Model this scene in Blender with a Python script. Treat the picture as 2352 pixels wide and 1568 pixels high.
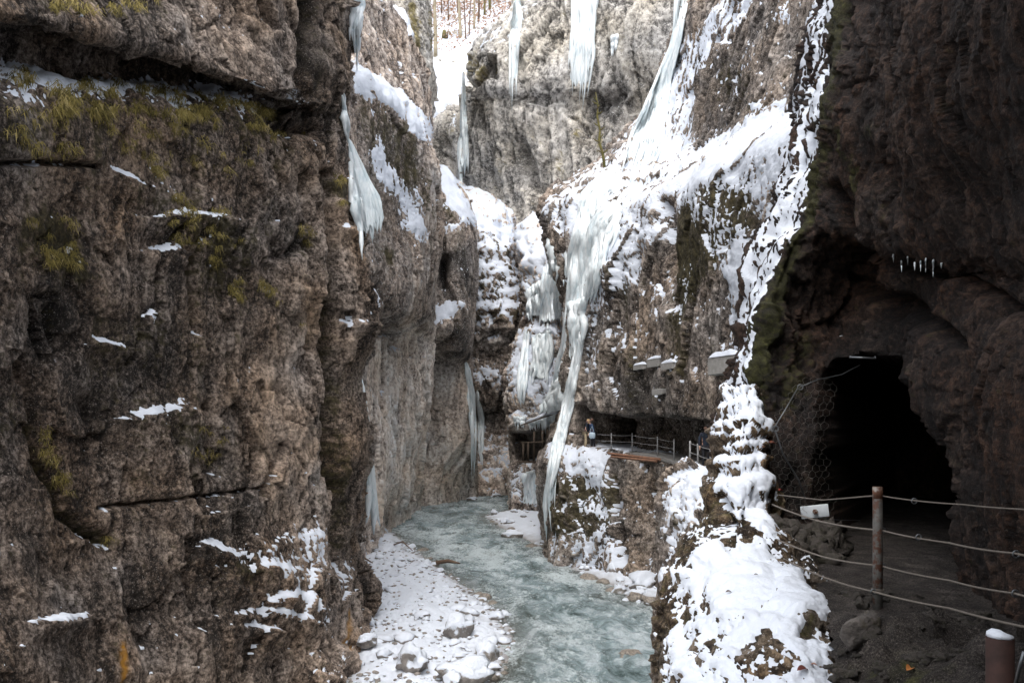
import bpy, bmesh, math, random
import numpy as np
from mathutils import Vector, Matrix

# ------------------------------------------------------------------ camera, sky, sun, exposure
scene = bpy.context.scene
for o in list(bpy.data.objects):
    bpy.data.objects.remove(o)
col = scene.collection
cam_d = bpy.data.cameras.new('camera')
cam = bpy.data.objects.new('camera', cam_d)
col.objects.link(cam)
cam.location = (0, 0, 0)
cam.rotation_euler = (math.radians(90), 0, 0)
cam_d.sensor_width = 36
cam_d.lens = 28
cam_d.shift_y = 186 / 2352
cam_d.clip_start = 0.05
cam_d.clip_end = 2000
scene.camera = cam

SUN_EL, SUN_AZ = math.radians(62), math.radians(192)     # azimuth clockwise from +Y
world = bpy.data.worlds.new('World')
scene.world = world
world.use_nodes = True
wn = world.node_tree
wn.nodes.clear()
sky = wn.nodes.new('ShaderNodeTexSky')
sky.sky_type = 'NISHITA'
sky.sun_disc = False
sky.sun_elevation = SUN_EL
sky.sun_rotation = SUN_AZ
sky.air_density = 1.0
sky.dust_density = 4.0
hs = wn.nodes.new('ShaderNodeHueSaturation')            # overcast: the blue of the clear sky washed out
hs.inputs['Saturation'].default_value = 0.30
bg = wn.nodes.new('ShaderNodeBackground')
bg.inputs['Strength'].default_value = 0.15
wo = wn.nodes.new('ShaderNodeOutputWorld')
wn.links.new(sky.outputs[0], hs.inputs['Color'])
wn.links.new(hs.outputs[0], bg.inputs['Color'])
wn.links.new(bg.outputs[0], wo.inputs['Surface'])

sun_d = bpy.data.lights.new('sun', 'SUN')
sun_d.energy = 0.6
sun_d.angle = math.radians(55)
sun_d.color = (1.0, 0.97, 0.93)
sun = bpy.data.objects.new('sun', sun_d)
col.objects.link(sun)
sdir = Vector((math.sin(SUN_AZ) * math.cos(SUN_EL), math.cos(SUN_AZ) * math.cos(SUN_EL), math.sin(SUN_EL)))
sun.rotation_euler = sdir.to_track_quat('Z', 'Y').to_euler()

scene.view_settings.view_transform = 'Standard'
scene.view_settings.look = 'None'
scene.view_settings.gamma = 1.0
scene.view_settings.exposure = 1.12
try:
    scene.view_settings.use_curve_mapping = False
except Exception:
    pass
scene.render.engine = 'CYCLES'
scene.cycles.use_adaptive_sampling = True
scene.cycles.adaptive_threshold = 0.02
scene.cycles.max_bounces = 6
scene.cycles.diffuse_bounces = 3
scene.cycles.glossy_bounces = 2
scene.cycles.transmission_bounces = 3
scene.cycles.caustics_reflective = False
scene.cycles.caustics_refractive = False

rng = random.Random(7)
nrg = np.random.default_rng(7)
F, CU, CV = 28 / 36 * 2352, 1176.0, 970.0
WATER = -8.05


def P(u, v, d):
    """point at distance d along the view axis that the photograph shows at (u, v) of a 2352 wide picture"""
    return Vector(((u - CU) / F * d, d, (CV - v) / F * d))


def ground(u, v, z):
    d = z * F / (CV - v)
    return P(u, v, d)


# ------------------------------------------------------------------ noise (numpy)
def _h(ix, iy, iz, seed):
    h = (ix.astype(np.uint32) * np.uint32(374761393) + iy.astype(np.uint32) * np.uint32(668265263)
         + iz.astype(np.uint32) * np.uint32(2147483647) + np.uint32((seed * 974634777 + 12345) & 0xffffffff))
    h = (h ^ (h >> np.uint32(13))) * np.uint32(1274126177)
    h = (h ^ (h >> np.uint32(15))) * np.uint32(2246822519)
    return h ^ (h >> np.uint32(16))


def _chunk(fn, p, *a):
    p = np.asarray(p, dtype=np.float32)
    n = len(p)
    out = np.empty(n, np.float32)
    for s in range(0, n, 40000):
        out[s:s + 40000] = fn(p[s:s + 40000], *a)
    return out


def _pn(p, seed):
    fl = np.floor(p)
    fr = p - fl
    i = fl.astype(np.int32)
    w = fr * fr * fr * (fr * (fr * 6 - 15) + 10)
    tot = np.zeros(len(p), np.float32)
    for dx in (0, 1):
        wx = w[:, 0] if dx else 1 - w[:, 0]
        for dy in (0, 1):
            wy = w[:, 1] if dy else 1 - w[:, 1]
            for dz in (0, 1):
                wz = w[:, 2] if dz else 1 - w[:, 2]
                h = _h(i[:, 0] + dx, i[:, 1] + dy, i[:, 2] + dz, seed)
                gx = (h & np.uint32(1023)).astype(np.float32) / 511.5 - 1
                gy = ((h >> np.uint32(10)) & np.uint32(1023)).astype(np.float32) / 511.5 - 1
                gz = ((h >> np.uint32(20)) & np.uint32(1023)).astype(np.float32) / 511.5 - 1
                tot += wx * wy * wz * (gx * (fr[:, 0] - dx) + gy * (fr[:, 1] - dy) + gz * (fr[:, 2] - dz))
    return tot * 1.6


def pn(p, seed=0):
    with np.errstate(over='ignore'):
        return _chunk(_pn, p, seed)


def fbm(p, seed=0, octs=4, gain=0.5, lac=2.07):
    p = np.asarray(p, dtype=np.float32)
    a, t, s = 1.0, 0.0, 0.0
    for k in range(octs):
        t = t + a * pn(p, seed + 17 * k)
        s += a
        a *= gain
        p = p * lac
    return t / s * 1.4


def ridged(p, seed=0, octs=3):
    p = np.asarray(p, dtype=np.float32)
    a, t = 1.0, 0.0
    for k in range(octs):
        t = t + a * (1 - 2 * np.abs(pn(p, seed + 31 * k)))
        a *= 0.5
        p = p * 2.1
    return t / 1.75


def _vor(p, seed, mode):
    base = np.floor(p - 0.5).astype(np.int32)
    f1 = np.full(len(p), 9e9, np.float32)
    f2 = np.full(len(p), 9e9, np.float32)
    val = np.zeros(len(p), np.float32)
    for dx in (0, 1):
        for dy in (0, 1):
            for dz in (0, 1):
                ix, iy, iz = base[:, 0] + dx, base[:, 1] + dy, base[:, 2] + dz
                h = _h(ix, iy, iz, seed)
                ox = (h & np.uint32(1023)).astype(np.float32) / 1023
                oy = ((h >> np.uint32(10)) & np.uint32(1023)).astype(np.float32) / 1023
                oz = ((h >> np.uint32(20)) & np.uint32(1023)).astype(np.float32) / 1023
                rx, ry, rz = p[:, 0] - ix - ox, p[:, 1] - iy - oy, p[:, 2] - iz - oz
                d = np.sqrt(rx * rx + ry * ry + rz * rz)
                h2 = _h(ix, iy, iz, seed + 77)
                t1 = (h2 & np.uint32(1023)).astype(np.float32) / 511.5 - 1
                t2 = ((h2 >> np.uint32(10)) & np.uint32(1023)).astype(np.float32) / 511.5 - 1
                t3 = ((h2 >> np.uint32(20)) & np.uint32(1023)).astype(np.float32) / 511.5 - 1
                v = t1 * 0.5 + 0.8 * (t2 * (rx + ry) + t3 * rz)
                new = d < f1
                f2 = np.where(new, f1, np.minimum(f2, d))
                val = np.where(new, v, val)
                f1 = np.where(new, d, f1)
    return val if mode == 0 else (f2 - f1) if mode == 1 else np.stack([val, f2 - f1])


def blocks(p, seed=0):
    with np.errstate(over='ignore'):
        return _chunk(_vor, p, seed, 0)


def blocks_cracks(p, seed=0):
    p = np.asarray(p, dtype=np.float32)
    out = np.empty((2, len(p)), np.float32)
    with np.errstate(over='ignore'):
        for s in range(0, len(p), 40000):
            out[:, s:s + 40000] = _vor(p[s:s + 40000], seed, 2)
    return out


def cracks(p, seed=0):
    with np.errstate(over='ignore'):
        return _chunk(_vor, p, seed, 1)


def sstep(a, b, x):
    t = np.clip((x - a) / (b - a), 0, 1)
    return t * t * (3 - 2 * t)


# ------------------------------------------------------------------ picture-plane helpers used while laying out
def seg_dist(u, v, pts):
    best = np.full(u.shape, 1e9)
    tt = np.zeros(u.shape)
    n = len(pts) - 1
    for k in range(n):
        (x0, y0), (x1, y1) = pts[k][:2], pts[k + 1][:2]
        dx, dy = x1 - x0, y1 - y0
        L = dx * dx + dy * dy + 1e-9
        t = np.clip(((u - x0) * dx + (v - y0) * dy) / L, 0, 1)
        d = np.hypot(u - x0 - t * dx, v - y0 - t * dy)
        m = d < best
        best = np.where(m, d, best)
        tt = np.where(m, (k + t) / n, tt)
    return best, tt


def poly_sd(u, v, pts):
    """signed distance, positive inside"""
    d, _ = seg_dist(u, v, list(pts) + [pts[0]])
    ins = np.zeros(u.shape, bool)
    n = len(pts)
    for k in range(n):
        (x0, y0), (x1, y1) = pts[k], pts[(k + 1) % n]
        c = ((y0 > v) != (y1 > v)) & (u < (x1 - x0) * (v - y0) / ((y1 - y0) + 1e-12) + x0)
        ins ^= c
    return np.where(ins, d, -d)


def paint(u, v, items, base=0.0):
    """items: ('e',u,v,ru,rv,deg,w) ellipses, ('p',pts,soft,w) polygons, ('l',pts,width,w) lines"""
    out = np.full(u.shape, base, dtype=np.float64)
    for it in items:
        if it[0] == 'e':
            _, cu, cv, ru, rv, dg, w = it
            a = math.radians(dg)
            x, y = u - cu, v - cv
            xr, yr = (x * math.cos(a) + y * math.sin(a)) / ru, (-x * math.sin(a) + y * math.cos(a)) / rv
            out += w * np.exp(-(xr * xr + yr * yr))
        elif it[0] == 'p':
            out += it[3] * sstep(-it[2], it[2], poly_sd(u, v, it[1]))
        else:
            d, _ = seg_dist(u, v, it[1])
            out += it[3] * np.exp(-(d / it[2]) ** 2)
    return out


# ------------------------------------------------------------------ mesh helpers
def link(o, parent=None):
    col.objects.link(o)
    if parent is not None:
        o.parent = parent
    return o


def props(o, label=None, cat=None, group=None, kind=None):
    if label: o['label'] = label
    if cat: o['category'] = cat
    if group: o['group'] = group
    if kind: o['kind'] = kind
    return o


def mesh_np(name, verts, quads, mat, parent=None, attrs=None, smooth=True):
    me = bpy.data.meshes.new(name)
    verts = np.asarray(verts, np.float32).reshape(-1, 3)
    quads = np.asarray(quads, np.int32)
    k = quads.shape[1]
    me.vertices.add(len(verts))
    me.vertices.foreach_set('co', verts.ravel())
    me.loops.add(quads.size)
    me.loops.foreach_set('vertex_index', quads.ravel())
    me.polygons.add(len(quads))
    me.polygons.foreach_set('loop_start', np.arange(0, quads.size, k, dtype=np.int32))
    if smooth:
        me.polygons.foreach_set('use_smooth', np.ones(len(quads), bool))
    me.update(calc_edges=True)
    me.validate()
    if attrs:
        for an, arr in attrs.items():
            a = me.attributes.new(an, 'FLOAT', 'POINT')
            a.data.foreach_set('value', np.asarray(arr, np.float32).ravel())
    if mat is not None:
        me.materials.append(mat)
    o = bpy.data.objects.new(name, me)
    return link(o, parent)


def mesh_py(name, verts, faces, mat, parent=None, smooth=False):
    me = bpy.data.meshes.new(name)
    me.from_pydata([tuple(v) for v in verts], [], faces)
    if smooth:
        me.polygons.foreach_set('use_smooth', [True] * len(me.polygons))
    me.update()
    if mat is not None:
        me.materials.append(mat)
    return link(bpy.data.objects.new(name, me), parent)


def empty(name, loc=(0, 0, 0)):
    o = bpy.data.objects.new(name, None)
    o.empty_display_size = 0.2
    o.location = loc
    return link(o)


class MB:
    """collects simple shapes into one mesh (coordinates relative to org)"""
    def __init__(self, org=(0, 0, 0)):
        self.v, self.f, self.o = [], [], Vector(org)

    def tube(self, pts, radii, n=8, cap=True, flat=1.0):
        pts = [Vector(p) - self.o for p in pts]
        if not hasattr(radii, '__len__'):
            radii = [radii] * len(pts)
        b = len(self.v)
        ref = None
        for i, p in enumerate(pts):
            t = (pts[min(i + 1, len(pts) - 1)] - pts[max(i - 1, 0)])
            if t.length < 1e-9: t = Vector((0, 0, 1))
            t.normalize()
            if ref is None:
                ref = Vector((1, 0, 0)) if abs(t.x) < 0.8 else Vector((0, 1, 0))
            x = (ref - t * ref.dot(t)).normalized()
            y = t.cross(x)
            ref = x
            for k in range(n):
                a = 2 * math.pi * k / n
                self.v.append(p + (x * math.cos(a) + y * math.sin(a) * flat) * radii[i])
        for i in range(len(pts) - 1):
            for k in range(n):
                k2 = (k + 1) % n
                self.f.append((b + i * n + k, b + i * n + k2, b + (i + 1) * n + k2, b + (i + 1) * n + k))
        if cap:
            self.f.append(tuple(b + k for k in range(n))[::-1])
            e = b + (len(pts) - 1) * n
            self.f.append(tuple(e + k for k in range(n)))
        return self

    def box(self, c, s, rot=None, bev=0.0):
        c = Vector(c) - self.o
        R = rot if rot is not None else Matrix.Identity(3)
        b = len(self.v)
        hx, hy, hz = s[0] / 2, s[1] / 2, s[2] / 2
        if bev <= 0:
            for x in (-hx, hx):
                for y in (-hy, hy):
                    for z in (-hz, hz):
                        self.v.append(c + R @ Vector((x, y, z)))
            for q in ((0, 1, 3, 2), (4, 6, 7, 5), (0, 4, 5, 1), (2, 3, 7, 6), (0, 2, 6, 4), (1, 5, 7, 3)):
                self.f.append(tuple(b + i for i in q))
        else:
            bm = bmesh.new()
            bmesh.ops.create_cube(bm, size=1)
            for vv in bm.verts:
                vv.co = Vector((vv.co.x * s[0], vv.co.y * s[1], vv.co.z * s[2]))
            bmesh.ops.bevel(bm, geom=bm.edges[:], offset=bev, segments=2, profile=0.5, affect='EDGES')
            for vv in bm.verts:
                self.v.append(c + R @ vv.co)
            for fc in bm.faces:
                self.f.append(tuple(b + vv.index for vv in fc.verts))
            bm.free()
        return self

    def build(self, name, mat, parent=None, smooth=True):
        o = mesh_py(name, self.v, self.f, mat, parent, smooth)
        return o


# ------------------------------------------------------------------ materials
def new_mat(name):
    m = bpy.data.materials.new(name)
    m.use_nodes = True
    nt = m.node_tree
    nt.nodes.clear()
    out = nt.nodes.new('ShaderNodeOutputMaterial')
    bs = nt.nodes.new('ShaderNodeBsdfPrincipled')
    nt.links.new(bs.outputs[0], out.inputs['Surface'])
    return m, nt, bs


class NB:
    def __init__(self, nt):
        self.nt = nt

    def lk(self, a, b):
        self.nt.links.new(a, b)

    def pos(self):
        g = self.nt.nodes.new('ShaderNodeNewGeometry')
        return g

    def scaled(self, vec, s):
        m = self.nt.nodes.new('ShaderNodeMapping')
        m.inputs['Scale'].default_value = s if hasattr(s, '__len__') else (s, s, s)
        self.lk(vec, m.inputs['Vector'])
        return m.outputs[0]

    def noise(self, vec, scale, detail=5, rough=0.6, dist=0.0):
        n = self.nt.nodes.new('ShaderNodeTexNoise')
        n.inputs['Scale'].default_value = scale
        n.inputs['Detail'].default_value = detail
        n.inputs['Roughness'].default_value = rough
        n.inputs['Distortion'].default_value = dist
        self.lk(vec, n.inputs['Vector'])
        return n.outputs['Fac']

    def vor(self, vec, scale, feat='F1'):
        n = self.nt.nodes.new('ShaderNodeTexVoronoi')
        n.feature = feat
        n.inputs['Scale'].default_value = scale
        self.lk(vec, n.inputs['Vector'])
        return n.outputs['Distance']

    def ramp(self, fac, stops):
        r = self.nt.nodes.new('ShaderNodeValToRGB')
        el = r.color_ramp.elements
        while len(el) < len(stops):
            el.new(0.5)
        for e, (p, c) in zip(el, stops):
            e.position = p
            e.color = (*c, 1) if len(c) == 3 else c
        self.lk(fac, r.inputs['Fac'])
        return r.outputs['Color']

    def rng(self, val, a, b, c=0.0, d=1.0):
        r = self.nt.nodes.new('ShaderNodeMapRange')
        r.inputs[1].default_value, r.inputs[2].default_value = a, b
        r.inputs[3].default_value, r.inputs[4].default_value = c, d
        self.lk(val, r.inputs[0])
        return r.outputs[0]

    def math(self, op, a, b):
        m = self.nt.nodes.new('ShaderNodeMath')
        m.operation = op
        for i, x in enumerate((a, b)):
            if isinstance(x, (int, float)):
                m.inputs[i].default_value = x
            else:
                self.lk(x, m.inputs[i])
        return m.outputs[0]

    def mix(self, fac, a, b, mode='MIX'):
        m = self.nt.nodes.new('ShaderNodeMix')
        m.data_type = 'RGBA'
        m.blend_type = mode
        for idx, x in ((0, fac), (6, a), (7, b)):
            if isinstance(x, (int, float)):
                m.inputs[idx].default_value = x
            elif isinstance(x, tuple):
                m.inputs[idx].default_value = (*x, 1)
            else:
                self.lk(x, m.inputs[idx])
        return m.outputs[2]

    def attr(self, name):
        a = self.nt.nodes.new('ShaderNodeAttribute')
        a.attribute_name = name
        return a.outputs['Fac']

    def bump(self, h, dist, strength=1.0, normal=None):
        b = self.nt.nodes.new('ShaderNodeBump')
        b.inputs['Strength'].default_value = strength
        b.inputs['Distance'].default_value = dist
        self.lk(h, b.inputs['Height'])
        if normal is not None:
            self.lk(normal, b.inputs['Normal'])
        return b.outputs[0]


def rock_mat(name, dark, mid, light, sc=1.0, warm=(0.20, 0.13, 0.09), rough=0.85, moss=((0.014, 0.011, 0.005), (0.046, 0.038, 0.011)), bumpd=0.05, speck=0.5, fine=7.0):
    """limestone: broad tone, warmth, moss, stains and darkening come as mesh attributes, grain and speckle as noise"""
    m, nt, bs = new_mat(name)
    b = NB(nt)
    pos = b.pos().outputs['Position']
    fn = b.noise(pos, fine / sc, 5, 0.78, 0.2)
    tone = b.attr('tone')
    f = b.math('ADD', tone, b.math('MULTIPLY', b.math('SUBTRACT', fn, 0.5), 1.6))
    f = b.math('ADD', f, b.math('MULTIPLY', b.attr('pale'), 0.20))
    c = b.ramp(f, [(0.18, tuple(x * 0.45 for x in dark)), (0.36, dark), (0.54, mid), (0.72, light), (0.92, tuple(min(1, x * 1.7) for x in light))])
    c = b.mix(b.attr('warm'), c, b.mix(1.0, c, tuple(min(1.0, x / max(mid) * 1.05) for x in warm), 'MULTIPLY'))
    c = b.mix(b.attr('seep_dark'), c, tuple(x * 0.25 for x in dark))
    sp = b.noise(pos, fine * 2.6 / sc, 2, 0.7)
    c = b.mix(b.rng(sp, 0.60, 0.68, 0, speck), c, tuple(min(1, x * 2.0 + 0.04) for x in light))
    mc = b.ramp(fn, [(0.34, moss[0]), (0.55, moss[1]), (0.72, tuple(x * 2.6 for x in moss[1]))])
    c = b.mix(b.attr('moss'), c, mc)
    c = b.mix(b.attr('ochre'), c, (0.48, 0.23, 0.03))
    b.lk(c, bs.inputs['Base Color'])
    bs.inputs['Roughness'].default_value = rough
    bs.inputs['Specular IOR Level'].default_value = 0.3
    b.lk(b.bump(fn, bumpd * sc * 1.5, 1.0), bs.inputs['Normal'])
    return m


def snow_mat(name, sc=1.0, col_=(0.71, 0.755, 0.83)):
    m, nt, bs = new_mat(name)
    b = NB(nt)
    pos = b.pos().outputs['Position']
    n = b.noise(pos, 6 / sc, 5, 0.6)
    d = b.noise(pos, 30 / sc, 2, 0.6)
    c = b.ramp(n, [(0.3, tuple(x * 0.93 for x in col_)), (0.65, col_)])
    c = b.mix(b.rng(d, 0.70, 0.76, 0, 0.35), c, (0.25, 0.22, 0.18))
    b.lk(c, bs.inputs['Base Color'])
    bs.inputs['Roughness'].default_value = 0.7
    bs.inputs['Specular IOR Level'].default_value = 0.2
    b.lk(b.bump(b.noise(pos, 14 / sc, 4, 0.6), 0.03 * sc, 0.8), bs.inputs['Normal'])
    return m


def ice_mat(name, base=(0.86, 0.92, 0.95), rough=0.35, deep=(0.68, 0.80, 0.86)):
    m, nt, bs = new_mat(name)
    b = NB(nt)
    pos = b.pos().outputs['Position']
    n = b.noise(b.scaled(pos, (1, 1, 0.12)), 4.0, 5, 0.65)
    c = b.ramp(n, [(0.32, deep), (0.5, base), (0.7, (0.92, 0.95, 0.96))])
    b.lk(c, bs.inputs['Base Color'])
    bs.inputs['Roughness'].default_value = rough
    bs.inputs['IOR'].default_value = 1.31
    bs.inputs['Transmission Weight'].default_value = 0.06
    b.lk(b.bump(b.noise(b.scaled(pos, (1, 1, 0.4)), 7.0, 4, 0.6), 0.04, 0.8), bs.inputs['Normal'])
    return m


def plain_mat(name, c, rough=0.6, metal=0.0, var=0.25, scale=20, c2=None, thr=(0.45, 0.6), bump=0.0):
    m, nt, bs = new_mat(name)
    b = NB(nt)
    tc = nt.nodes.new('ShaderNodeTexCoord').outputs['Object']
    n = b.noise(tc, scale, 5, 0.65)
    cc = b.ramp(n, [(0.3, tuple(x * (1 - var) for x in c)), (0.7, tuple(min(1, x * (1 + var)) for x in c))])
    if c2 is not None:
        n2 = b.noise(tc, scale * 0.6, 5, 0.7)
        cc = b.mix(b.rng(n2, thr[0], thr[1]), cc, c2)
    b.lk(cc, bs.inputs['Base Color'])
    bs.inputs['Roughness'].default_value = rough
    bs.inputs['Metallic'].default_value = metal
    if bump:
        b.lk(b.bump(n, bump, 1.0), bs.inputs['Normal'])
    return m


# ------------------------------------------------------------------ cliffs: lofted through control points, then broken up by noise
def pchip(x, y, xo):
    """monotone cubic along axis 0"""
    h = np.diff(x)[:, None]
    yy = y.reshape(len(x), -1)
    dl = np.diff(yy, axis=0) / h
    m = np.zeros_like(yy)
    m[0], m[-1] = dl[0], dl[-1]
    s = dl[:-1] * dl[1:] > 0
    w1, w2 = 2 * h[1:] + h[:-1], h[1:] + 2 * h[:-1]
    with np.errstate(divide='ignore', invalid='ignore'):
        hm = (w1 + w2) / (w1 / dl[:-1] + w2 / dl[1:])
    m[1:-1] = np.where(s, np.nan_to_num(hm), 0)
    # soften the flat spots that the monotone rule leaves
    avg = 0.5 * (dl[:-1] + dl[1:])
    m[1:-1] = np.where(s, m[1:-1], avg * 0.5)
    k = np.clip(np.searchsorted(x, xo, side='right') - 1, 0, len(x) - 2)
    t = ((xo - x[k]) / (x[k + 1] - x[k]))[:, None]
    hh = (x[k + 1] - x[k])[:, None]
    h00, h10 = 2 * t ** 3 - 3 * t ** 2 + 1, t ** 3 - 2 * t ** 2 + t
    h01, h11 = -2 * t ** 3 + 3 * t ** 2, t ** 3 - t ** 2
    r = h00 * yy[k] + h10 * hh * m[k] + h01 * yy[k + 1] + h11 * hh * m[k + 1]
    return r.reshape((len(xo),) + y.shape[1:])


def blur(a, n):
    for _ in range(n):
        b = a.copy()
        b[1:-1] = (a[:-2] + 2 * a[1:-1] + a[2:]) / 4
        a = b
        b = a.copy()
        b[:, 1:-1] = (a[:, :-2] + 2 * a[:, 1:-1] + a[:, 2:]) / 4
        a = b
    return a


def grid_normals(X):
    du = np.gradient(X, axis=1)
    dv = np.gradient(X, axis=0)
    n = np.cross(du, dv)
    n /= np.linalg.norm(n, axis=2, keepdims=True) + 1e-9
    return n


def grid_quads(nr, nc):
    i = np.arange(nr - 1)[:, None] * nc + np.arange(nc - 1)[None, :]
    return np.stack([i, i + nc, i + nc + 1, i + 1], axis=-1).reshape(-1, 4)


def cliff(name, rows, mat, step=3.0, hidden=(), extra_top=(), lam=4.0, amp=(0.5, 0.35, 0.15, 0.06), strata=0.0, flute=0.0,
          seed=1, feats=(), recess=(), snow=None, moss=(), seep_dark=(), pale=(), ochre=(), label=None, snow_m=None, snow_par=None, parent=None, tone_off=0.0, vst=0.5, moss_base=0.0):
    """rows: lists of (u, v, d). amp: metres for [broad, blocks, small blocks, fine]."""
    G = np.array(rows, dtype=np.float64)                     # R,C,3  (u,v,d)
    R, C = G.shape[:2]
    W = np.empty_like(G)
    W[..., 0] = (G[..., 0] - CU) / F * G[..., 2]
    W[..., 1] = G[..., 2]
    W[..., 2] = (CV - G[..., 1]) / F * G[..., 2]
    A = np.concatenate([W, G[..., :2]], axis=2)              # x,y,z,u,v
    # knots by length
    lr = np.median(np.linalg.norm(np.diff(W, axis=0), axis=2), axis=1)
    lc = np.median(np.linalg.norm(np.diff(W, axis=1), axis=2), axis=0)
    pr = np.mean(np.linalg.norm(np.diff(G[..., :2], axis=0), axis=2), axis=1)
    pc = np.mean(np.linalg.norm(np.diff(G[..., :2], axis=1), axis=2), axis=0)
    dm = np.median(G[..., 2])

    def samples(lw, px, axis):
        kn = np.concatenate([[0], np.cumsum(lw)])
        xs = []
        for k in range(len(lw)):
            st = step
            if axis == 0:
                vm = np.median(G[k:k + 2, :, 1])
                if np.max(G[k:k + 2, :, 1]) < -20 or np.min(G[k:k + 2, :, 1]) > 1590:
                    st = step * 5
            elif k in hidden:
                st = step * 4
            n = max(2, int(max(px[k], min(lw[k] / dm * F * 0.6, max(px[k] * 1.6, px[k] + 90))) / st))
            xs.append(kn[k] + lw[k] * np.arange(n) / n)
        xs.append([kn[-1]])
        return kn, np.concatenate(xs)
    kr, xr = samples(lr, pr, 0)
    kc, xc = samples(lc, pc, 1)
    B = pchip(kr, A, xr)
    B = pchip(kc, B.transpose(1, 0, 2), xc).transpose(1, 0, 2)
    X, U, V = B[..., :3].copy(), B[..., 3], B[..., 4]
    nr, nc = U.shape
    N = grid_normals(blur(X, 3))
    # face the camera side
    mid = X[nr // 2, nc // 2]
    if np.sum(N * (-X)) < 0:
        N = -N
    Pf = X.reshape(-1, 3).astype(np.float32)
    # ---- break-up (broad noise is worked out on every third vertex)
    ri, ci = np.unique(np.r_[0:nr:3, nr - 1]), np.unique(np.r_[0:nc:3, nc - 1])
    Pc = X[np.ix_(ri, ci)].reshape(-1, 3).astype(np.float32)

    def LF(a):
        a = a.reshape(len(ri), len(ci))
        y = np.arange(nr)
        k = np.clip(np.searchsorted(ri, y, side='right') - 1, 0, len(ri) - 2)
        t = ((y - ri[k]) / (ri[k + 1] - ri[k]))[:, None]
        a = a[k] * (1 - t) + a[k + 1] * t
        x = np.arange(nc)
        k = np.clip(np.searchsorted(ci, x, side='right') - 1, 0, len(ci) - 2)
        t = ((x - ci[k]) / (ci[k + 1] - ci[k]))[None, :]
        return (a[:, k] * (1 - t) + a[:, k + 1] * t).ravel().astype(np.float32)
    wp = Pf + lam * 0.13 * np.stack([LF(fbm(Pc / lam, seed + s, 2)) for s in (3, 5, 9)], axis=1)
    ani = np.array([1, 1, 1.0], np.float32)
    disp = amp[0] * LF(fbm(Pc / lam, seed, 3))
    q = wp * np.array([1, 1, vst], np.float32)
    b1, ck = blocks_cracks(q / (lam * 0.55), seed + 20)
    disp += amp[1] * b1
    disp += amp[2] * blocks(wp * np.array([1, 1, 0.5 + 0.5 * vst], np.float32) / (lam * 0.2), seed + 40)
    disp -= amp[1] * 0.45 * np.exp(-(ck / 0.05) ** 2) * np.clip(0.2 + LF(fbm(Pc / (lam * 1.3), seed + 8, 2)), 0, 1)
    disp += amp[3] * 0.55 * fbm(Pf * np.array([1, 1, 0.55], np.float32) / (lam * 0.12), seed + 60, 3, 0.6) + amp[3] * 0.6 * np.minimum(0, fbm(Pf / (lam * 0.05), seed + 66, 2) + 0.15)
    sb_ = blocks(wp * np.array([1, 1, 0.7], np.float32) / (lam * 0.085), seed + 45)
    disp += amp[3] * 0.7 * sb_
    bm_, ck2 = blocks_cracks(q / (lam * 0.3), seed + 47)
    disp += amp[2] * 0.25 * bm_
    gate = sstep(0.05, 0.5, LF(fbm(Pc / (lam * 0.8), seed + 88, 2)))
    disp -= amp[2] * 0.6 * np.exp(-(ck2 / 0.04) ** 2) * gate
    if strata:
        zz = Pf[:, 2] + 0.35 * lam * LF(pn(Pc / (lam * 1.6), seed + 71))
        st1 = pn(np.stack([zz / (lam * 0.10), Pf[:, 0] * 0.05, Pf[:, 1] * 0.05], 1), seed + 72)
        disp += strata * np.clip(st1 * 2, -1, 1)
    if flute:
        s3 = np.array([1, 1, 0.18], np.float32) / (lam * 0.16)
        disp += flute * ridged(wp * s3, seed + 80, 3)
    disp = disp.reshape(nr, nc)
    scale_d = X[..., 1] / dm
    X = X + N * (disp * np.clip(scale_d, 0.6, 1.5))[..., None]
    hor = N.copy()
    hor[..., 2] = 0
    hor /= np.linalg.norm(hor, axis=2, keepdims=True) + 1e-6
    ju = U + 6 * LF(fbm(Pc / (lam * 0.15), seed + 91, 2)).reshape(nr, nc)
    jv = V + 6 * LF(fbm(Pc / (lam * 0.15), seed + 95, 2)).reshape(nr, nc)
    n_e = LF(fbm(Pc / (lam * 0.12), seed + 97, 2)).reshape(nr, nc) if feats else 0
    for pts, wpx, dep in feats:
        d, t = seg_dist(ju, jv, pts)
        if dep < 0:                      # a small ledge: sharp on top, tapering away below
            lv = np.interp(ju, [p[0] for p in pts] if pts[0][0] < pts[-1][0] else [p[0] for p in pts][::-1], [p[1] for p in pts] if pts[0][0] < pts[-1][0] else [p[1] for p in pts][::-1])
            below = jv - lv
            d = np.where(below > 0, d / 5.0, d)
            X = X - hor * (dep * np.exp(-(d / wpx) ** 2) * np.clip(0.85 + 0.7 * n_e, 0.1, 1.5))[..., None]
            continue
        X = X - hor * (dep * np.exp(-(d / wpx) ** 2))[..., None]
    for pts, soft, vec in recess:
        k = sstep(-soft, soft, poly_sd(ju, jv, pts))
        X = X + np.array(vec)[None, None, :] * k[..., None]
    # ---- masks
    nz = np.abs(grid_normals(blur(X, 2))) * np.sign(np.sum(grid_normals(X) * N, axis=2, keepdims=True))
    gn = grid_normals(blur(X, 2))
    if np.sum(gn * N) < 0:
        gn = -gn
    nz = gn[..., 2]
    n_f = fbm(Pf / (lam * 0.04), seed + 101, 3, 0.65).reshape(nr, nc)
    n_m = LF(fbm(Pc / (lam * 0.35), seed + 111, 3)).reshape(nr, nc)
    n_v = fbm(wp * np.array([1, 1, 0.14], np.float32) / (lam * 0.14), seed + 121, 3).reshape(nr, nc)
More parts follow.
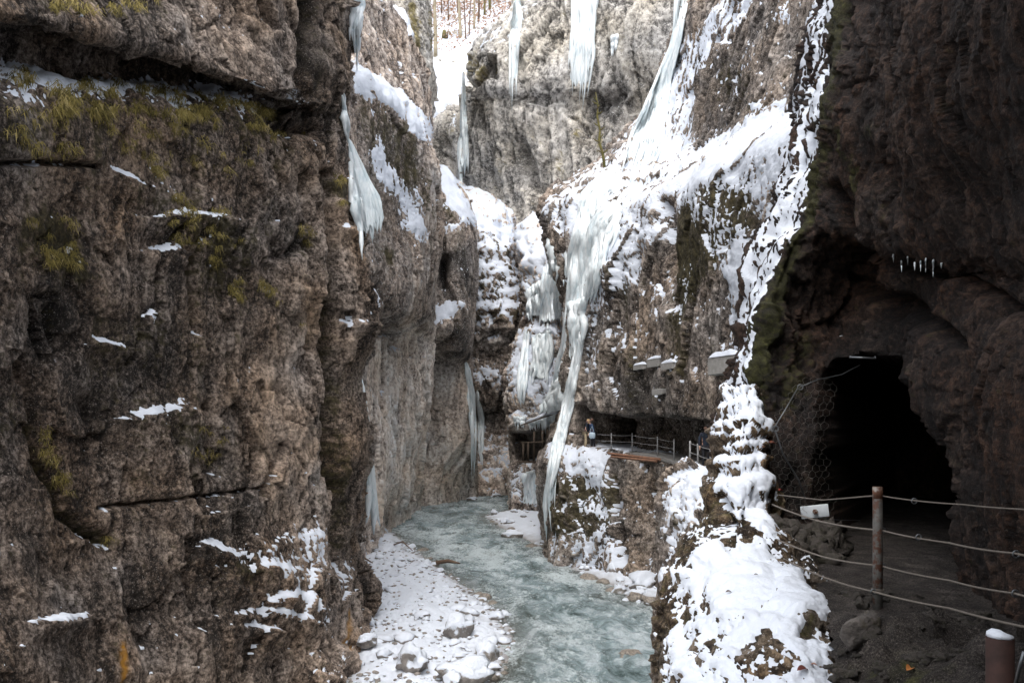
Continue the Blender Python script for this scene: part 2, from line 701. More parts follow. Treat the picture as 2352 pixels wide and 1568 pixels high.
    tone = 0.50 + 0.09 * n_m + 0.19 * n_v + 0.11 * n_f + tone_off + 0.08 * bm_.reshape(nr, nc) + 0.07 * sb_.reshape(nr, nc) + 0.12 * LF(fbm(Pc / (lam * 1.4), seed + 133, 2)).reshape(nr, nc)
    # hollows and crack lines are darker, raised edges paler
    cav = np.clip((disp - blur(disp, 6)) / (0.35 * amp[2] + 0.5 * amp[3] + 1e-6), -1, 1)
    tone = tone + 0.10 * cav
    crack_dark = np.maximum(0.5 * np.exp(-(ck / 0.03) ** 2), np.exp(-(ck2 / 0.03) ** 2) * gate).reshape(nr, nc) * np.clip(0.5 + 0.9 * n_m, 0, 1)
    warm = np.clip(0.5 + 0.8 * LF(fbm(Pc / (lam * 0.6), seed + 127, 3)).reshape(nr, nc), 0, 1)
    mo = (paint(ju, jv, moss) if len(moss) else np.zeros(U.shape)) + moss_base
    mossv = sstep(0.34, 0.74, mo * 0.95 + 0.42 * n_v + 0.55 * n_f) * 0.9
    sv = paint(ju, jv, seep_dark) if len(seep_dark) else np.zeros(U.shape)
    sv = np.clip(sv * (0.75 + 0.9 * n_v) + 0.75 * crack_dark, 0, 1)  # seep streaks, plus darker undercuts, recesses and crack lines
    pv_ = np.clip(paint(U, V, pale) if len(pale) else np.zeros(U.shape), 0, 1)
    oc_ = np.clip((paint(U, V, ochre) if len(ochre) else np.zeros(U.shape)) * (0.8 + 0.7 * n_f), 0, 1)
    attrs = {'moss': mossv, 'seep_dark': sv, 'pale': pv_, 'ochre': oc_, 'tone': tone, 'warm': warm}
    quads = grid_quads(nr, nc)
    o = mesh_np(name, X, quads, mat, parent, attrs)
    if parent is None:
        props(o, label, None, None, 'structure')
    # ---- snow lies on it
    if snow is not None:
        sp = dict(base=-0.9, ks=1.2, n0=0.35, kf=0.35, km=0.25, th=0.25, lo=-0.06, sm=3)
        sp.update(snow_par or {})
        m = paint(ju, jv, snow, sp['base']) + sp['ks'] * (nz - sp['n0']) + sp['kf'] * n_f + sp['km'] * n_m
        t = np.where(m > 0, sp['th'] * (1 - np.exp(-2.2 * np.clip(m, 0, 3))) * (1 + 0.25 * n_m), sp['th'] * np.clip(m, -0.4, 0) * 1.2)
        up = np.array([0, 0, 1.0])[None, None, :] * 0.45 + gn * 0.55
        Xs = blur(X, sp['sm']) + up * t[..., None]
        ok = (m > sp['lo']).ravel()
        keep = ok[quads].any(axis=1) 
        qk = quads[keep]
        if len(qk):
            used = np.unique(qk)
            remap = np.zeros(nr * nc, np.int32)
            remap[used] = np.arange(len(used))
            s = mesh_np('snow', Xs.reshape(-1, 3)[used], remap[qk], snow_m, o)
            s['kind'] = 'stuff'
    return o, (X, U, V, gn)


def ev(vs, us, ds):
    return [(u, v, d) for u, v, d in zip(us, vs, ds)]

# ================================================================== the setting
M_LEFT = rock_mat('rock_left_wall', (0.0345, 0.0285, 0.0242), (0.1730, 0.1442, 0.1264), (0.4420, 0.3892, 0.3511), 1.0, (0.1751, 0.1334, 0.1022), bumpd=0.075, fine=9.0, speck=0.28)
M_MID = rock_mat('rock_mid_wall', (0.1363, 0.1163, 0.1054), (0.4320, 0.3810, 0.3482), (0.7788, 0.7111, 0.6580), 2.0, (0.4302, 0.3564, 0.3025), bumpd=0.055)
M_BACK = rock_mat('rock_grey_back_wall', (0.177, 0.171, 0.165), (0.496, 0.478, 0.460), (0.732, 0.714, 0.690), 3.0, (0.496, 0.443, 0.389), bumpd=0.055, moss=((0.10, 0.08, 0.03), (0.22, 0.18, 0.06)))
M_RIGHT = rock_mat('rock_right_wall', (0.0561, 0.0486, 0.0444), (0.1842, 0.1626, 0.1475), (0.3949, 0.3641, 0.3416), 1.4, (0.1822, 0.1506, 0.1254), bumpd=0.055)
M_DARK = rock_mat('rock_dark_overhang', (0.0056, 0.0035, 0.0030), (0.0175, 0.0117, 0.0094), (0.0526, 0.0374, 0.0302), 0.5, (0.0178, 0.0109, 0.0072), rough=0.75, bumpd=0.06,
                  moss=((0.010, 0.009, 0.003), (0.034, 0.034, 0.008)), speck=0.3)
M_MOUND = rock_mat('mossy_mound_rock', (0.022, 0.017, 0.013), (0.075, 0.060, 0.045), (0.19, 0.165, 0.14), 0.6, (0.075, 0.055, 0.035), bumpd=0.06, moss=((0.018, 0.015, 0.006), (0.06, 0.055, 0.014)))
M_SNOW = snow_mat('snow_near', 0.7)
M_SNOWF = snow_mat('snow_far', 2.5, (0.66, 0.705, 0.785))

# ---- left wall beside the river, nearest to the viewer
dc = np.array([12.5, 14.3, 17.0, 19.8, 22.2, 24.5, 26.0, 28.0])
cu = [-260, 0, 200, 400, 560, 680, 745]
def l1row(vs, eu, ev_, dd, ed=None):
    d = dc + (np.array(dd) if hasattr(dd, '__len__') else dd)
    if ed is not None:
        d[-1] = ed
    r = [(u, v, x) for u, v, x in zip(cu, vs, d[:-1])]
    r += [(eu, ev_, d[-1]), (eu - 18, ev_, d[-1] + 6), (eu - 110, ev_, d[-1] + 16)]
    return r
L1 = [
    l1row([-480] * 7, 815, -480, 1.2),
    l1row([-220] * 7, 812, -220, 0.4),
    l1row([-60, -40, -20, 0, 10, 10, 0], 805, 0, -0.2),
    l1row([5, 32, 72, 128, 185, 232, 238], 787, 195, [-0.6, -0.6, -0.6, -0.7, -0.8, -0.8, -0.3, 0.0]),
    l1row([20, 55, 98, 152, 210, 252, 265], 786, 225, [1.2, 1.2, 1.2, 1.3, 1.3, 1.2, 0.6, 0.1]),
    l1row([110, 135, 165, 185, 222, 268, 300], 786, 262, [1.6, 1.6, 1.5, 1.4, 1.1, 0.8, 0.3, 0.1]),
    l1row([175, 190, 205, 222, 250, 300, 340], 788, 320, [0.5, 0.5, 0.5, 0.4, 0.2, 0.0, 0.0, 0.0]),
    l1row([260, 262, 268, 285, 310, 350, 390], 797, 385, [-0.3, -0.3, -0.2, -0.2, -0.2, -0.2, -0.1, 0.1]),
    l1row([420] * 7, 805, 450, 0.0),
    l1row([620] * 7, 835, 630, 0.15),
    l1row([780] * 7, 836, 780, 0.3),
    l1row([880] * 7, 814, 880, 0.4, 28.8),
    l1row([1000] * 7, 829, 1000, 0.3, 29.0),
    l1row([1126] * 7, 815, 1126, 0.1, 29.4),
    l1row([1270] * 7, 818, 1275, -0.3, 29.8),
    l1row([1390] * 7, 848, 1365, [-0.6] * 6 + [-0.8, 0], 30.3),
    l1row([1480] * 7, 832, 1435, [-0.9] * 6 + [-1.3, 0], 29.0),
    l1row([1568] * 7, 792, 1560, [-1.2] * 6 + [-2.6, 0], 23.9),
    l1row([1800] * 7, 792, 1750, [-1.2] * 6 + [-2.6, 0], 23.9),
]
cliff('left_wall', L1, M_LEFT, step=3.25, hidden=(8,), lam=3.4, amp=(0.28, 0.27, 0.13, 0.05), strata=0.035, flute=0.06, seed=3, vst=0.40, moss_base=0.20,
      feats=[([(716, -40), (716, 120), (722, 215)], 15, 2.2), ([(640, 60), (590, 5)], 7, 0.5), ([(0, 372), (120, 368), (210, 375)], 7, 0.45),
             ([(60, 800), (95, 960), (110, 1060), (170, 1180), (260, 1240)], 13, 0.45), ([(752, 400), (760, 700), (768, 1000), (785, 1310)], 12, 1.5),
             ([(100, 690), (140, 800)], 22, 0.35), ([(210, 930), (240, 1040)], 26, 0.3), ([(480, 940), (500, 1080)], 12, 0.5), ([(640, 560), (650, 600), (700, 560)], 12, 0.3),
             ([(430, 600), (450, 760)], 9, 0.5), ([(700, 400), (712, 600), (720, 800)], 7, 0.4), ([(240, 1165), (460, 1140), (600, 1120)], 4, 0.25),
             ([(420, 1240), (430, 1330), (460, 1440)], 7, 0.4), ([(660, 240), (640, 280), (740, 300)], 14, 0.8), ([(640, 880), (660, 1000), (590, 1150)], 8, 0.4),
             ([(370, 500), (430, 497), (520, 505)], 8, -0.28), ([(360, 577), (398, 580)], 8, -0.22), ([(290, 962), (345, 955), (405, 940)], 10, -0.28), ([(460, 1255), (520, 1275)], 8, -0.22),
             ([(520, 1300), (640, 1310)], 12, -0.19), ([(560, 1408), (620, 1412), (690, 1430)], 8, -0.25), ([(610, 1378), (670, 1366)], 8, -0.22), ([(100, 1428), (200, 1416)], 7, -0.22), ([(545, 1438), (600, 1446)], 6, -0.19),
             ([(220, 788), (270, 800)], 7, -0.22), ([(255, 400), (330, 430)], 7, -0.17), ([(770, 525), (815, 530)], 6, -0.22), ([(780, 745), (822, 742)], 6, -0.22), ([(460, 560), (505, 545)], 8, -0.19), ([(560, 1360), (500, 1330)], 7, -0.17)],
      snow=[('e', 430, 490, 70, 11, 6, 1.0), ('e', 480, 545, 24, 20, -30, 0.75), ('e', 378, 567, 24, 10, 10, 1.0), ('e', 345, 940, 62, 16, -14, 1.1),
            ('e', 490, 1245, 40, 12, 30, 0.95), ('e', 565, 1275, 80, 36, 10, 0.85), ('e', 610, 1402, 75, 13, 14, 1.1), ('e', 640, 1362, 40, 14, -20, 1.0),
            ('e', 570, 1430, 35, 9, 15, 1.0), ('e', 700, 1385, 70, 14, 45, 0.8), ('e', 730, 1250, 60, 55, 0, 0.55), ('e', 150, 1418, 60, 8, -8, 1.1),
            ('l', [(0, 150), (110, 190), (230, 215), (330, 190), (400, 215), (470, 205), (560, 240)], 26, 1.05), ('e', 60, 200, 60, 28, 20, 0.6), ('e', 60, 240, 60, 22, 20, 0.5), ('e', 350, 205, 50, 14, 0, 0.5), ('e', 300, 330, 120, 20, 20, 0.35),
            ('e', 280, 395, 70, 10, 25, 0.55), ('l', [(260, 390), (330, 440), (370, 520)], 10, 0.5), ('e', 595, 240, 40, 14, 30, 0.5), ('e', 790, 515, 30, 12, 20, 0.9),
            ('e', 800, 735, 25, 12, 10, 0.8), ('e', 770, 770, 15, 12, 30, 0.8), ('e', 620, 650, 30, 12, 40, 0.5), ('e', 240, 780, 40, 12, 25, 0.8), ('e', 330, 730, 25, 7, 10, 0.7),
            ('l', [(330, 370), (420, 480)], 12, 0.6), ('l', [(540, 640), (600, 650), (690, 740)], 10, 0.5), ('l', [(480, 590), (560, 680)], 10, 0.45), ('l', [(110, 500), (190, 620)], 10, 0.45), ('e', 640, 480, 60, 40, 20, 0.3), ('e', 200, 1500, 20, 12, -20, 0.7), ('e', 240, 1530, 14, 8, -20, 0.7), ('l', [(780, 1300), (815, 1320)], 30, 0.5), ('p', [(640, 1190), (800, 1180), (830, 1420), (700, 1500), (560, 1480)], 30, 0.36)],
      snow_par=dict(base=-0.86, ks=0.9, n0=0.26, kf=0.95, km=0.3, th=0.07), snow_m=M_SNOW,
      moss=[('p', [(-200, 150), (240, 205), (560, 240), (700, 300), (690, 400), (480, 400), (330, 360), (0, 380), (-200, 380)], 40, 0.16), ('e', 480, 530, 60, 45, 20, 0.6),
            ('e', 110, 560, 80, 60, 30, 0.6), ('l', [(110, 500), (180, 640)], 25, 0.5), ('e', 340, 460, 90, 50, 30, 0.35), ('l', [(90, 960), (110, 1060), (170, 1180), (260, 1240)], 18, 0.8),
            ('e', 30, 980, 60, 80, 0, 0.4), ('l', [(775, 420), (790, 460)], 14, 0.9), ('l', [(765, 560), (775, 900), (800, 1250)], 12, 0.5), ('e', 400, 1000, 120, 60, 30, 0.3),
            ('e', 500, 620, 60, 80, 30, 0.4), ('e', 560, 1300, 60, 40, 0, 0.35), ('e', 300, 780, 120, 60, 20, 0.3), ('e', 700, 560, 14, 40, 0, 0.6), ('e', 140, 0, 60, 30, 0, 0.5),
            ('e', 330, 0, 60, 70, 0, 0.4), ('e', 590, 290, 60, 40, 0, 0.4)],
      seep_dark=[('e', 120, 740, 55, 80, 0, 1.0), ('e', 235, 990, 45, 75, 0, 1.0), ('l', [(740, 0), (735, 240)], 26, 0.8), ('l', [(756, 420), (764, 700), (772, 1000), (788, 1300)], 12, 0.7), ('e', 520, 960, 25, 60, 0, 0.6),
            ('l', [(0, 50), (200, 90), (340, 140), (560, 220), (700, 260)], 20, 0.55), ('e', 100, 1180, 200, 120, 0, 0.25), ('e', 0, 700, 200, 300, 0, 0.25), ('e', 30, 1450, 160, 120, 0, 0.35),
            ('e', 470, 900, 20, 60, 0, 0.6), ('e', 430, 700, 18, 60, 0, 0.5)],
      pale=[('p', [(330, 1500), (560, 1470), (760, 1430), (850, 1400), (850, 1620), (300, 1620)], 30, 0.55), ('p', [(640, 380), (800, 420), (830, 800), (800, 1250), (840, 1400), (640, 1350), (600, 1000), (660, 700)], 60, 0.5), ('e', 560, 120, 200, 100, 20, 0.5)],
      ochre=[('l', [(281, 1480), (283, 1640)], 6, 1.4), ('l', [(806, 1400), (798, 1500)], 4, 0.9)],
      label='tall grey-brown rock wall with mossy ledge filling the left side')

# ---- second left wall, snow on its slanting top
L2 = [
    ev([-200, -150, -60, 0, 60, 110, 150, 180], [720, 770, 840, 885, 930, 962, 972, 960], [52, 54, 57, 60, 63, 66, 70, 80]),
    ev([105, 135, 152, 190, 238, 282, 335, 345], [720, 770, 832, 885, 932, 964, 978, 965], [45, 48, 51, 54, 57, 60, 64, 76]),
    ev([140, 170, 195, 228, 268, 312, 352, 360], [720, 770, 830, 885, 932, 966, 984, 975], [40, 43, 46, 49, 52, 55, 59, 72]),
    ev([330, 330, 330, 335, 345, 360, 400, 400], [720, 770, 830, 885, 935, 970, 998, 985], [38, 42, 46, 49, 52, 55, 59, 72]),
    ev([520, 520, 520, 520, 520, 520, 520, 520], [720, 775, 835, 888, 935, 975, 1006, 990], [38, 42, 46, 49.5, 53, 56, 60, 72]),
    ev([650, 650, 650, 650, 650, 650, 630, 630], [720, 775, 840, 890, 935, 970, 994, 982], [37.5, 41.5, 45.5, 48.5, 51.5, 55, 59.5, 74]),
    ev([715, 715, 715, 715, 715, 715, 720, 720], [720, 775, 840, 890, 935, 965, 986, 977], [37.5, 41.5, 46, 49, 52, 56, 60.5, 74]),
    ev([770, 770, 770, 770, 770, 770, 780, 780], [720, 775, 845, 890, 935, 962, 980, 970], [37.5, 42, 51, 56, 60.5, 64, 67, 78]),
    ev([950, 950, 950, 950, 950, 950, 950, 950], [720, 775, 845, 890, 930, 955, 975, 965], [37, 41.5, 50.5, 56, 61, 64.5, 67.5, 79]),
    ev([1100, 1100, 1100, 1100, 1100, 1095, 1090, 1090], [720, 775, 845, 885, 920, 945, 965, 960], [36.5, 40.5, 47.5, 54, 60, 66, 70, 80]),
    ev([1280, 1270, 1255, 1225, 1195, 1175, 1165, 1165], [720, 775, 838, 872, 905, 935, 962, 958], [36, 40, 47, 54, 62, 69, 74, 84]),
    ev([1480, 1450, 1400, 1350, 1300, 1270, 1250, 1250], [720, 775, 835, 872, 905, 935, 962, 958], [36, 40, 47, 54, 62, 69, 74, 84]),
]
cliff('left_wall_second', L2, M_MID, step=2.8, hidden=(0,), lam=5.5, vst=0.33, amp=(0.45, 0.36, 0.15, 0.07), strata=0.0, flute=0.16, seed=21, moss_base=0.10,
      feats=[([(860, 640), (880, 700), (870, 760)], 10, 0.9), ([(890, 720), (905, 800)], 12, 0.8)],
      snow=[('p', [(815, 150), (840, 160), (900, 205), (980, 285), (990, 345), (965, 318), (900, 245), (815, 210)], 9, 1.5), ('e', 845, 255, 14, 10, 0, 0.8),
            ('p', [(835, 355), (870, 300), (890, 370), (950, 440), (985, 560), (960, 560), (930, 490), (860, 420)], 22, 1.15), ('e', 905, 255, 18, 25, 0, 0.5),
            ('e', 945, 520, 30, 14, 20, 0.9), ('e', 880, 290, 10, 10, 0, 0.6), ('e', 975, 430, 20, 60, -20, 0.5), ('e', 860, 700, 18, 40, 0, 0.7), ('e', 840, 640, 10, 50, 0, 0.5),
            ('p', [(815, 1210), (850, 1160), (880, 1180), (900, 1240), (820, 1300)], 12, 0.6), ('e', 840, 1060, 14, 60, 0, 0.4), ('e', 925, 740, 12, 40, 0, 0.3)],
      snow_par=dict(base=-0.58, ks=0.9, n0=0.25, kf=0.75, km=0.35, th=0.2), snow_m=M_SNOWF,
      moss=[('p', [(820, 200), (960, 300), (1000, 500), (940, 480), (850, 420), (820, 330)], 25, 0.55), ('e', 890, 590, 14, 20, 0, 0.8)],
      seep_dark=[('p', [(815, 250), (960, 330), (1005, 480), (990, 720), (880, 730), (815, 640)], 30, 0.55), ('l', [(850, 660), (860, 760)], 16, 0.7), ('l', [(905, 720), (900, 790)], 14, 0.6), ('e', 885, 1190, 14, 30, 0, 0.9)],
      pale=[('p', [(830, 780), (1000, 740), (1000, 1180), (850, 1260)], 30, 1.0), ('l', [(985, 480), (940, 740)], 14, 0.6)],
      label='second rock wall on the left with a snowy slanting top')

# ---- third left wall, bulge over the bend
L3 = [
    ev([330, 345, 360, 380, 420, 450, 470], [900, 960, 985, 1010, 1045, 1070, 1060], [86, 84, 82, 81, 80, 81, 92]),
    ev([380, 390, 405, 428, 465, 505, 510], [900, 960, 990, 1025, 1060, 1086, 1075], [78, 76, 74, 73, 73, 75, 90]),
    ev([470, 470, 480, 490, 510, 540, 540], [900, 960, 992, 1030, 1066, 1090, 1080], [74, 72, 70, 70, 71, 74, 90]),
    ev([640, 640, 640, 640, 640, 640, 640], [900, 960, 992, 1030, 1065, 1088, 1078], [74, 72, 70, 70, 71, 74, 90]),
    ev([690, 690, 690, 690, 690, 690, 690], [900, 955, 985, 1022, 1062, 1084, 1074], [74, 72, 70, 69.5, 70.5, 74, 90]),
    ev([760, 760, 755, 750, 755, 760, 760], [900, 950, 975, 1015, 1055, 1078, 1070], [74, 72, 69, 68.5, 70, 74, 90]),
    ev([830, 830, 810, 790, 800, 800, 800], [900, 950, 975, 1015, 1050, 1070, 1065], [76, 75, 72, 71, 72, 75, 90]),
    ev([880, 880, 850, 830, 830, 830, 830], [900, 950, 975, 1015, 1050, 1072, 1065], [78, 77, 76, 75.5, 76, 78, 90]),
    ev([1000, 1000, 1000, 1000, 1000, 1000, 1000], [890, 945, 975, 1015, 1055, 1082, 1075], [79, 78, 77, 76.5, 77, 79, 92]),
    ev([1170, 1165, 1160, 1158, 1152, 1146, 1140], [890, 940, 970, 1010, 1050, 1088, 1085], [80, 78, 77, 78, 81, 84, 94]),
    ev([1240, 1240, 1240, 1235, 1230, 1220, 1210], [890, 940, 970, 1010, 1050, 1088, 1085], [80, 78, 77, 78, 81, 84, 94]),
]
cliff('left_wall_third', L3, M_MID, step=2.5, hidden=(0,), lam=7.0, vst=0.33, amp=(0.5, 0.45, 0.2, 0.09), flute=0.18, seed=41,
      feats=[([(1020, 600), (1015, 650)], 14, 1.6)],
      snow=[('p', [(990, 380), (1020, 400), (1090, 500), (1085, 530), (1040, 480), (1000, 430)], 9, 1.2), ('e', 1005, 720, 40, 20, -25, 1.6), ('e', 1040, 705, 22, 14, -10, 1.2), ('e', 1040, 525, 30, 40, 0, 0.45),
            ('e', 1030, 575, 14, 10, 0, 0.8), ('e', 1055, 620, 16, 8, 0, 0.7), ('e', 1050, 645, 14, 8, 0, 0.6), ('e', 1010, 500, 14, 60, 0, 0.5)],
      snow_par=dict(base=-0.66, ks=0.9, n0=0.25, kf=0.7, km=0.3, th=0.25), snow_m=M_SNOWF,
      moss=[('e', 1020, 470, 30, 60, 0, 0.7), ('e', 1060, 560, 30, 60, 0, 0.35)],
      seep_dark=[('p', [(1000, 580), (1090, 560), (1090, 700), (1070, 830), (1020, 800), (1060, 700), (1000, 690)], 20, 0.75), ('p', [(1000, 420), (1090, 520), (1090, 700), (1000, 660)], 20, 0.35), ('e', 1030, 830, 50, 30, 0, 0.5)],
      pale=[('p', [(900, 850), (1090, 850), (1090, 1180), (880, 1220)], 30, 0.9)],
      label='third rock wall on the left bulging over the river bend')

# ---- snow-covered dome behind the bend
L4 = [
    ev([380, 395, 415, 440, 455, 470, 480], [930, 1000, 1040, 1085, 1120, 1140, 1120], [112, 110, 108, 106, 105, 106, 118]),
    ev([400, 412, 440, 462, 480, 502, 515], [930, 1000, 1045, 1095, 1135, 1160, 1140], [98, 97, 96, 95, 94, 95, 112]),
    ev([470, 470, 490, 505, 525, 560, 560], [930, 1000, 1050, 1095, 1135, 1168, 1150], [92, 91, 90, 89, 88, 90, 110]),
    ev([600, 600, 600, 605, 615, 630, 630], [930, 1000, 1050, 1095, 1140, 1192, 1170], [91, 90, 88, 87, 86, 88, 108]),
    ev([730, 730, 730, 735, 735, 725, 725], [930, 1000, 1050, 1100, 1150, 1204, 1180], [91, 90, 88, 86.5, 85, 87, 108]),
    ev([820, 820, 820, 820, 820, 820, 820], [930, 1000, 1050, 1100, 1150, 1194, 1175], [92, 91, 89, 88, 87.5, 89, 108]),
    ev([885, 885, 880, 875, 890, 900, 900], [930, 1000, 1050, 1100, 1145, 1178, 1160], [92, 91, 89, 87.5, 87, 89, 108]),
    ev([950, 950, 950, 955, 960, 960, 960], [930, 1000, 1050, 1100, 1150, 1180, 1160], [93, 92, 90, 90.5, 91, 93, 108]),
    ev([1040, 1040, 1040, 1040, 1040, 1040, 1040], [930, 1000, 1050, 1100, 1150, 1195, 1180], [92, 91, 90, 89, 89, 91, 108]),
    ev([1150, 1150, 1148, 1146, 1142, 1140, 1140], [930, 1000, 1050, 1100, 1150, 1200, 1185], [92, 90, 87, 87, 87, 89, 108]),
    ev([1230, 1230, 1230, 1225, 1220, 1215, 1215], [930, 1000, 1050, 1100, 1150, 1200, 1185], [92, 90, 87, 87, 87, 89, 108]),
]
cliff('snowy_dome', L4, M_MID, step=2.5, hidden=(0,), lam=7.0, amp=(0.9, 0.6, 0.45, 0.34), strata=0.14, flute=0.1, seed=61,
      snow=[('p', [(985, 370), (1040, 410), (1110, 445), (1165, 480), (1172, 560), (1120, 520), (1050, 490), (985, 450)], 12, 1.6),
            ('p', [(1080, 500), (1180, 540), (1210, 650), (1205, 735), (1120, 735), (1085, 700)], 18, 0.85), ('e', 1095, 730, 16, 40, 20, 0.9), ('p', [(1090, 835), (1140, 840), (1170, 900), (1150, 920), (1090, 890)], 12, 0.8),
            ('e', 1130, 770, 40, 30, 20, 0.35), ('e', 1160, 760, 20, 60, 0, 0.4), ('e', 1150, 1060, 60, 50, 0, 0.35)],
      snow_par=dict(base=-0.62, ks=1.0, n0=0.2, kf=0.8, km=0.25, th=0.22), snow_m=M_SNOWF,
      moss=[('p', [(1080, 500), (1170, 540), (1200, 740), (1090, 740)], 20, 0.6)],
      seep_dark=[('e', 1120, 960, 40, 30, 0, 0.9), ('e', 1130, 800, 60, 40, 0, 0.3)], pale=[('e', 1150, 1060, 80, 70, 0, 0.6)],
      label='rounded rock buttress heaped with snow behind the river bend')

# ---- grey rock tower at the upper left
L5 = [
    ev([-220] * 6, [700, 800, 870, 930, 970, 955], [98, 92, 90, 90, 92, 112]),
    ev([-100] * 6, [700, 800, 870, 930, 974, 958], [92, 86, 84, 85, 88, 108]),
    ev([20, 20, 20, 20, 30, 30], [700, 800, 870, 930, 976, 960], [88, 82, 80.5, 82, 86, 106]),
    ev([130, 130, 130, 130, 130, 130], [700, 800, 870, 930, 978, 962], [88, 82, 79, 79, 84, 106]),
    ev([200, 200, 200, 200, 205, 205], [700, 800, 870, 930, 980, 968], [88, 82, 79, 79, 84, 106]),
    ev([330] * 6, [700, 800, 870, 930, 968, 960], [88, 82, 79, 80, 84, 106]),
    ev([480] * 6, [700, 800, 870, 930, 990, 970], [88, 82, 79, 80, 84, 106]),
]
cliff('grey_tower', L5, M_BACK, step=2.5, hidden=(0,), lam=7.0, amp=(0.8, 0.6, 0.3, 0.14), flute=0.3, seed=83, vst=0.35,
      snow=[('p', [(905, 18), (930, 30), (948, 85), (945, 125), (925, 145), (880, 115), (885, 60)], 8, 2.3), ('e', 890, 150, 14, 30, 30, 0.8), ('e', 960, 10, 40, 16, 0, 0.5)],
      snow_par=dict(base=-0.85, ks=0.8, n0=0.3, kf=0.4, km=0.1, th=0.5), snow_m=M_SNOWF,
      moss=[('l', [(950, 10), (960, 100), (955, 190)], 12, 0.9), ('e', 860, 30, 10, 30, 0, 0.9), ('e', 932, 200, 18, 8, 0, 1.0), ('l', [(985, 30), (988, 130)], 6, 0.8)],
      seep_dark=[('p', [(850, 0), (890, 0), (885, 60), (850, 70)], 10, 0.3)], label='grey rock tower with a steep snow patch at upper left')

# ---- pale grey back wall hung with ice
BW = [
    ev([-240] * 8, [1330, 1325, 1370, 1420, 1490, 1560, 1680, 1820], [126, 110, 104, 98, 94, 91, 88, 86]),
    ev([-60, -60, -60, -60, -60, -60, -60, -60], [1245, 1235, 1275, 1330, 1400, 1500, 1620, 1800], [122, 106, 101, 96, 92, 89, 86, 84]),
    ev([20, 20, 10, 0, 0, 0, 0, 0], [1205, 1192, 1235, 1305, 1400, 1500, 1620, 1800], [120, 105, 99, 94, 90, 87, 84, 82]),
    ev([110, 110, 110, 110, 110, 110, 110, 110], [1118, 1105, 1165, 1270, 1400, 1500, 1620, 1800], [120, 103, 98, 93, 89, 86, 83, 81]),
    ev([195, 195, 200, 200, 200, 200, 200, 200], [1096, 1082, 1140, 1260, 1400, 1500, 1620, 1800], [120, 101, 98, 93, 89.5, 86.5, 83, 81]),
    ev([225, 225, 225, 230, 240, 260, 260, 260], [1094, 1082, 1138, 1260, 1400, 1500, 1620, 1800], [120, 105, 99.5, 94, 90.5, 87.5, 84, 81]),
    ev([330, 330, 330, 330, 330, 330, 330, 330], [1080, 1072, 1130, 1250, 1400, 1500, 1620, 1800], [122, 106, 100, 95, 90, 87, 84, 81]),
    ev([450, 450, 450, 450, 450, 450, 450, 450], [1070, 1075, 1140, 1240, 1400, 1500, 1620, 1800], [124, 107, 102, 96, 91, 87, 84, 81]),
    ev([600] * 8, [1060, 1080, 1150, 1240, 1400, 1500, 1620, 1800], [126, 110, 104, 97, 92, 88, 85, 82]),
    ev([900] * 8, [1060, 1080, 1150, 1240, 1400, 1500, 1620, 1800], [128, 114, 106, 99, 94, 90, 87, 84]),
    ev([1250] * 8, [1060, 1080, 1150, 1240, 1400, 1500, 1620, 1800], [128, 114, 106, 99, 94, 90, 87, 84]),
]
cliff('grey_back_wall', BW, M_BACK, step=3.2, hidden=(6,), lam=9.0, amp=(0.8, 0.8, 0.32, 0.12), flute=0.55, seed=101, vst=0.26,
      feats=[([(1190, 330), (1210, 380), (1215, 420)], 14, 2.2), ([(1235, 440), (1245, 520)], 14, 2.0), ([(1160, 320), (1165, 370)], 10, 1.5), ([(1420, 215), (1380, 250), (1350, 330)], 16, 1.2),
             ([(1250, 200), (1255, 330), (1240, 460)], 10, 1.0), ([(1190, 140), (1200, 240)], 12, 1.0)],
      recess=[([(1072, 205), (1140, 180), (1140, 130), (1118, 135), (1090, 178), (1068, 190)], 4, (1.0, 2.5, 0))],
      snow=[('p', [(1060, 140), (1175, 0), (1260, -20), (1200, 60), (1140, 110), (1080, 180)], 14, 0.55), ('p', [(1170, 560), (1230, 540), (1300, 460), (1320, 700), (1170, 700)], 20, 1.0)],
      snow_par=dict(base=-0.95, ks=1.0, n0=0.2, kf=0.5, km=0.2, th=0.5), snow_m=M_SNOWF,
      moss=[('e', 1090, 150, 30, 30, 0, 0.6), ('e', 1330, 310, 14, 10, 0, 0.7), ('e', 1380, 330, 8, 20, 0, 0.7), ('e', 1240, 470, 25, 20, 0, 0.4)],
      seep_dark=[('p', [(1070, 200), (1145, 175), (1140, 130), (1085, 185)], 8, 0.8), ('e', 1190, 370, 18, 50, 0, 0.7), ('e', 1120, 420, 40, 60, 0, 0.4), ('e', 1400, 250, 70, 50, -30, 0.45), ('p', [(1400, 60), (1560, 40), (1500, 280), (1380, 380), (1330, 330)], 40, 0.25)],
      pale=[('e', 1300, 300, 40, 60, 0, 0.5)], label='pale grey back wall of the gorge hung with icefalls')

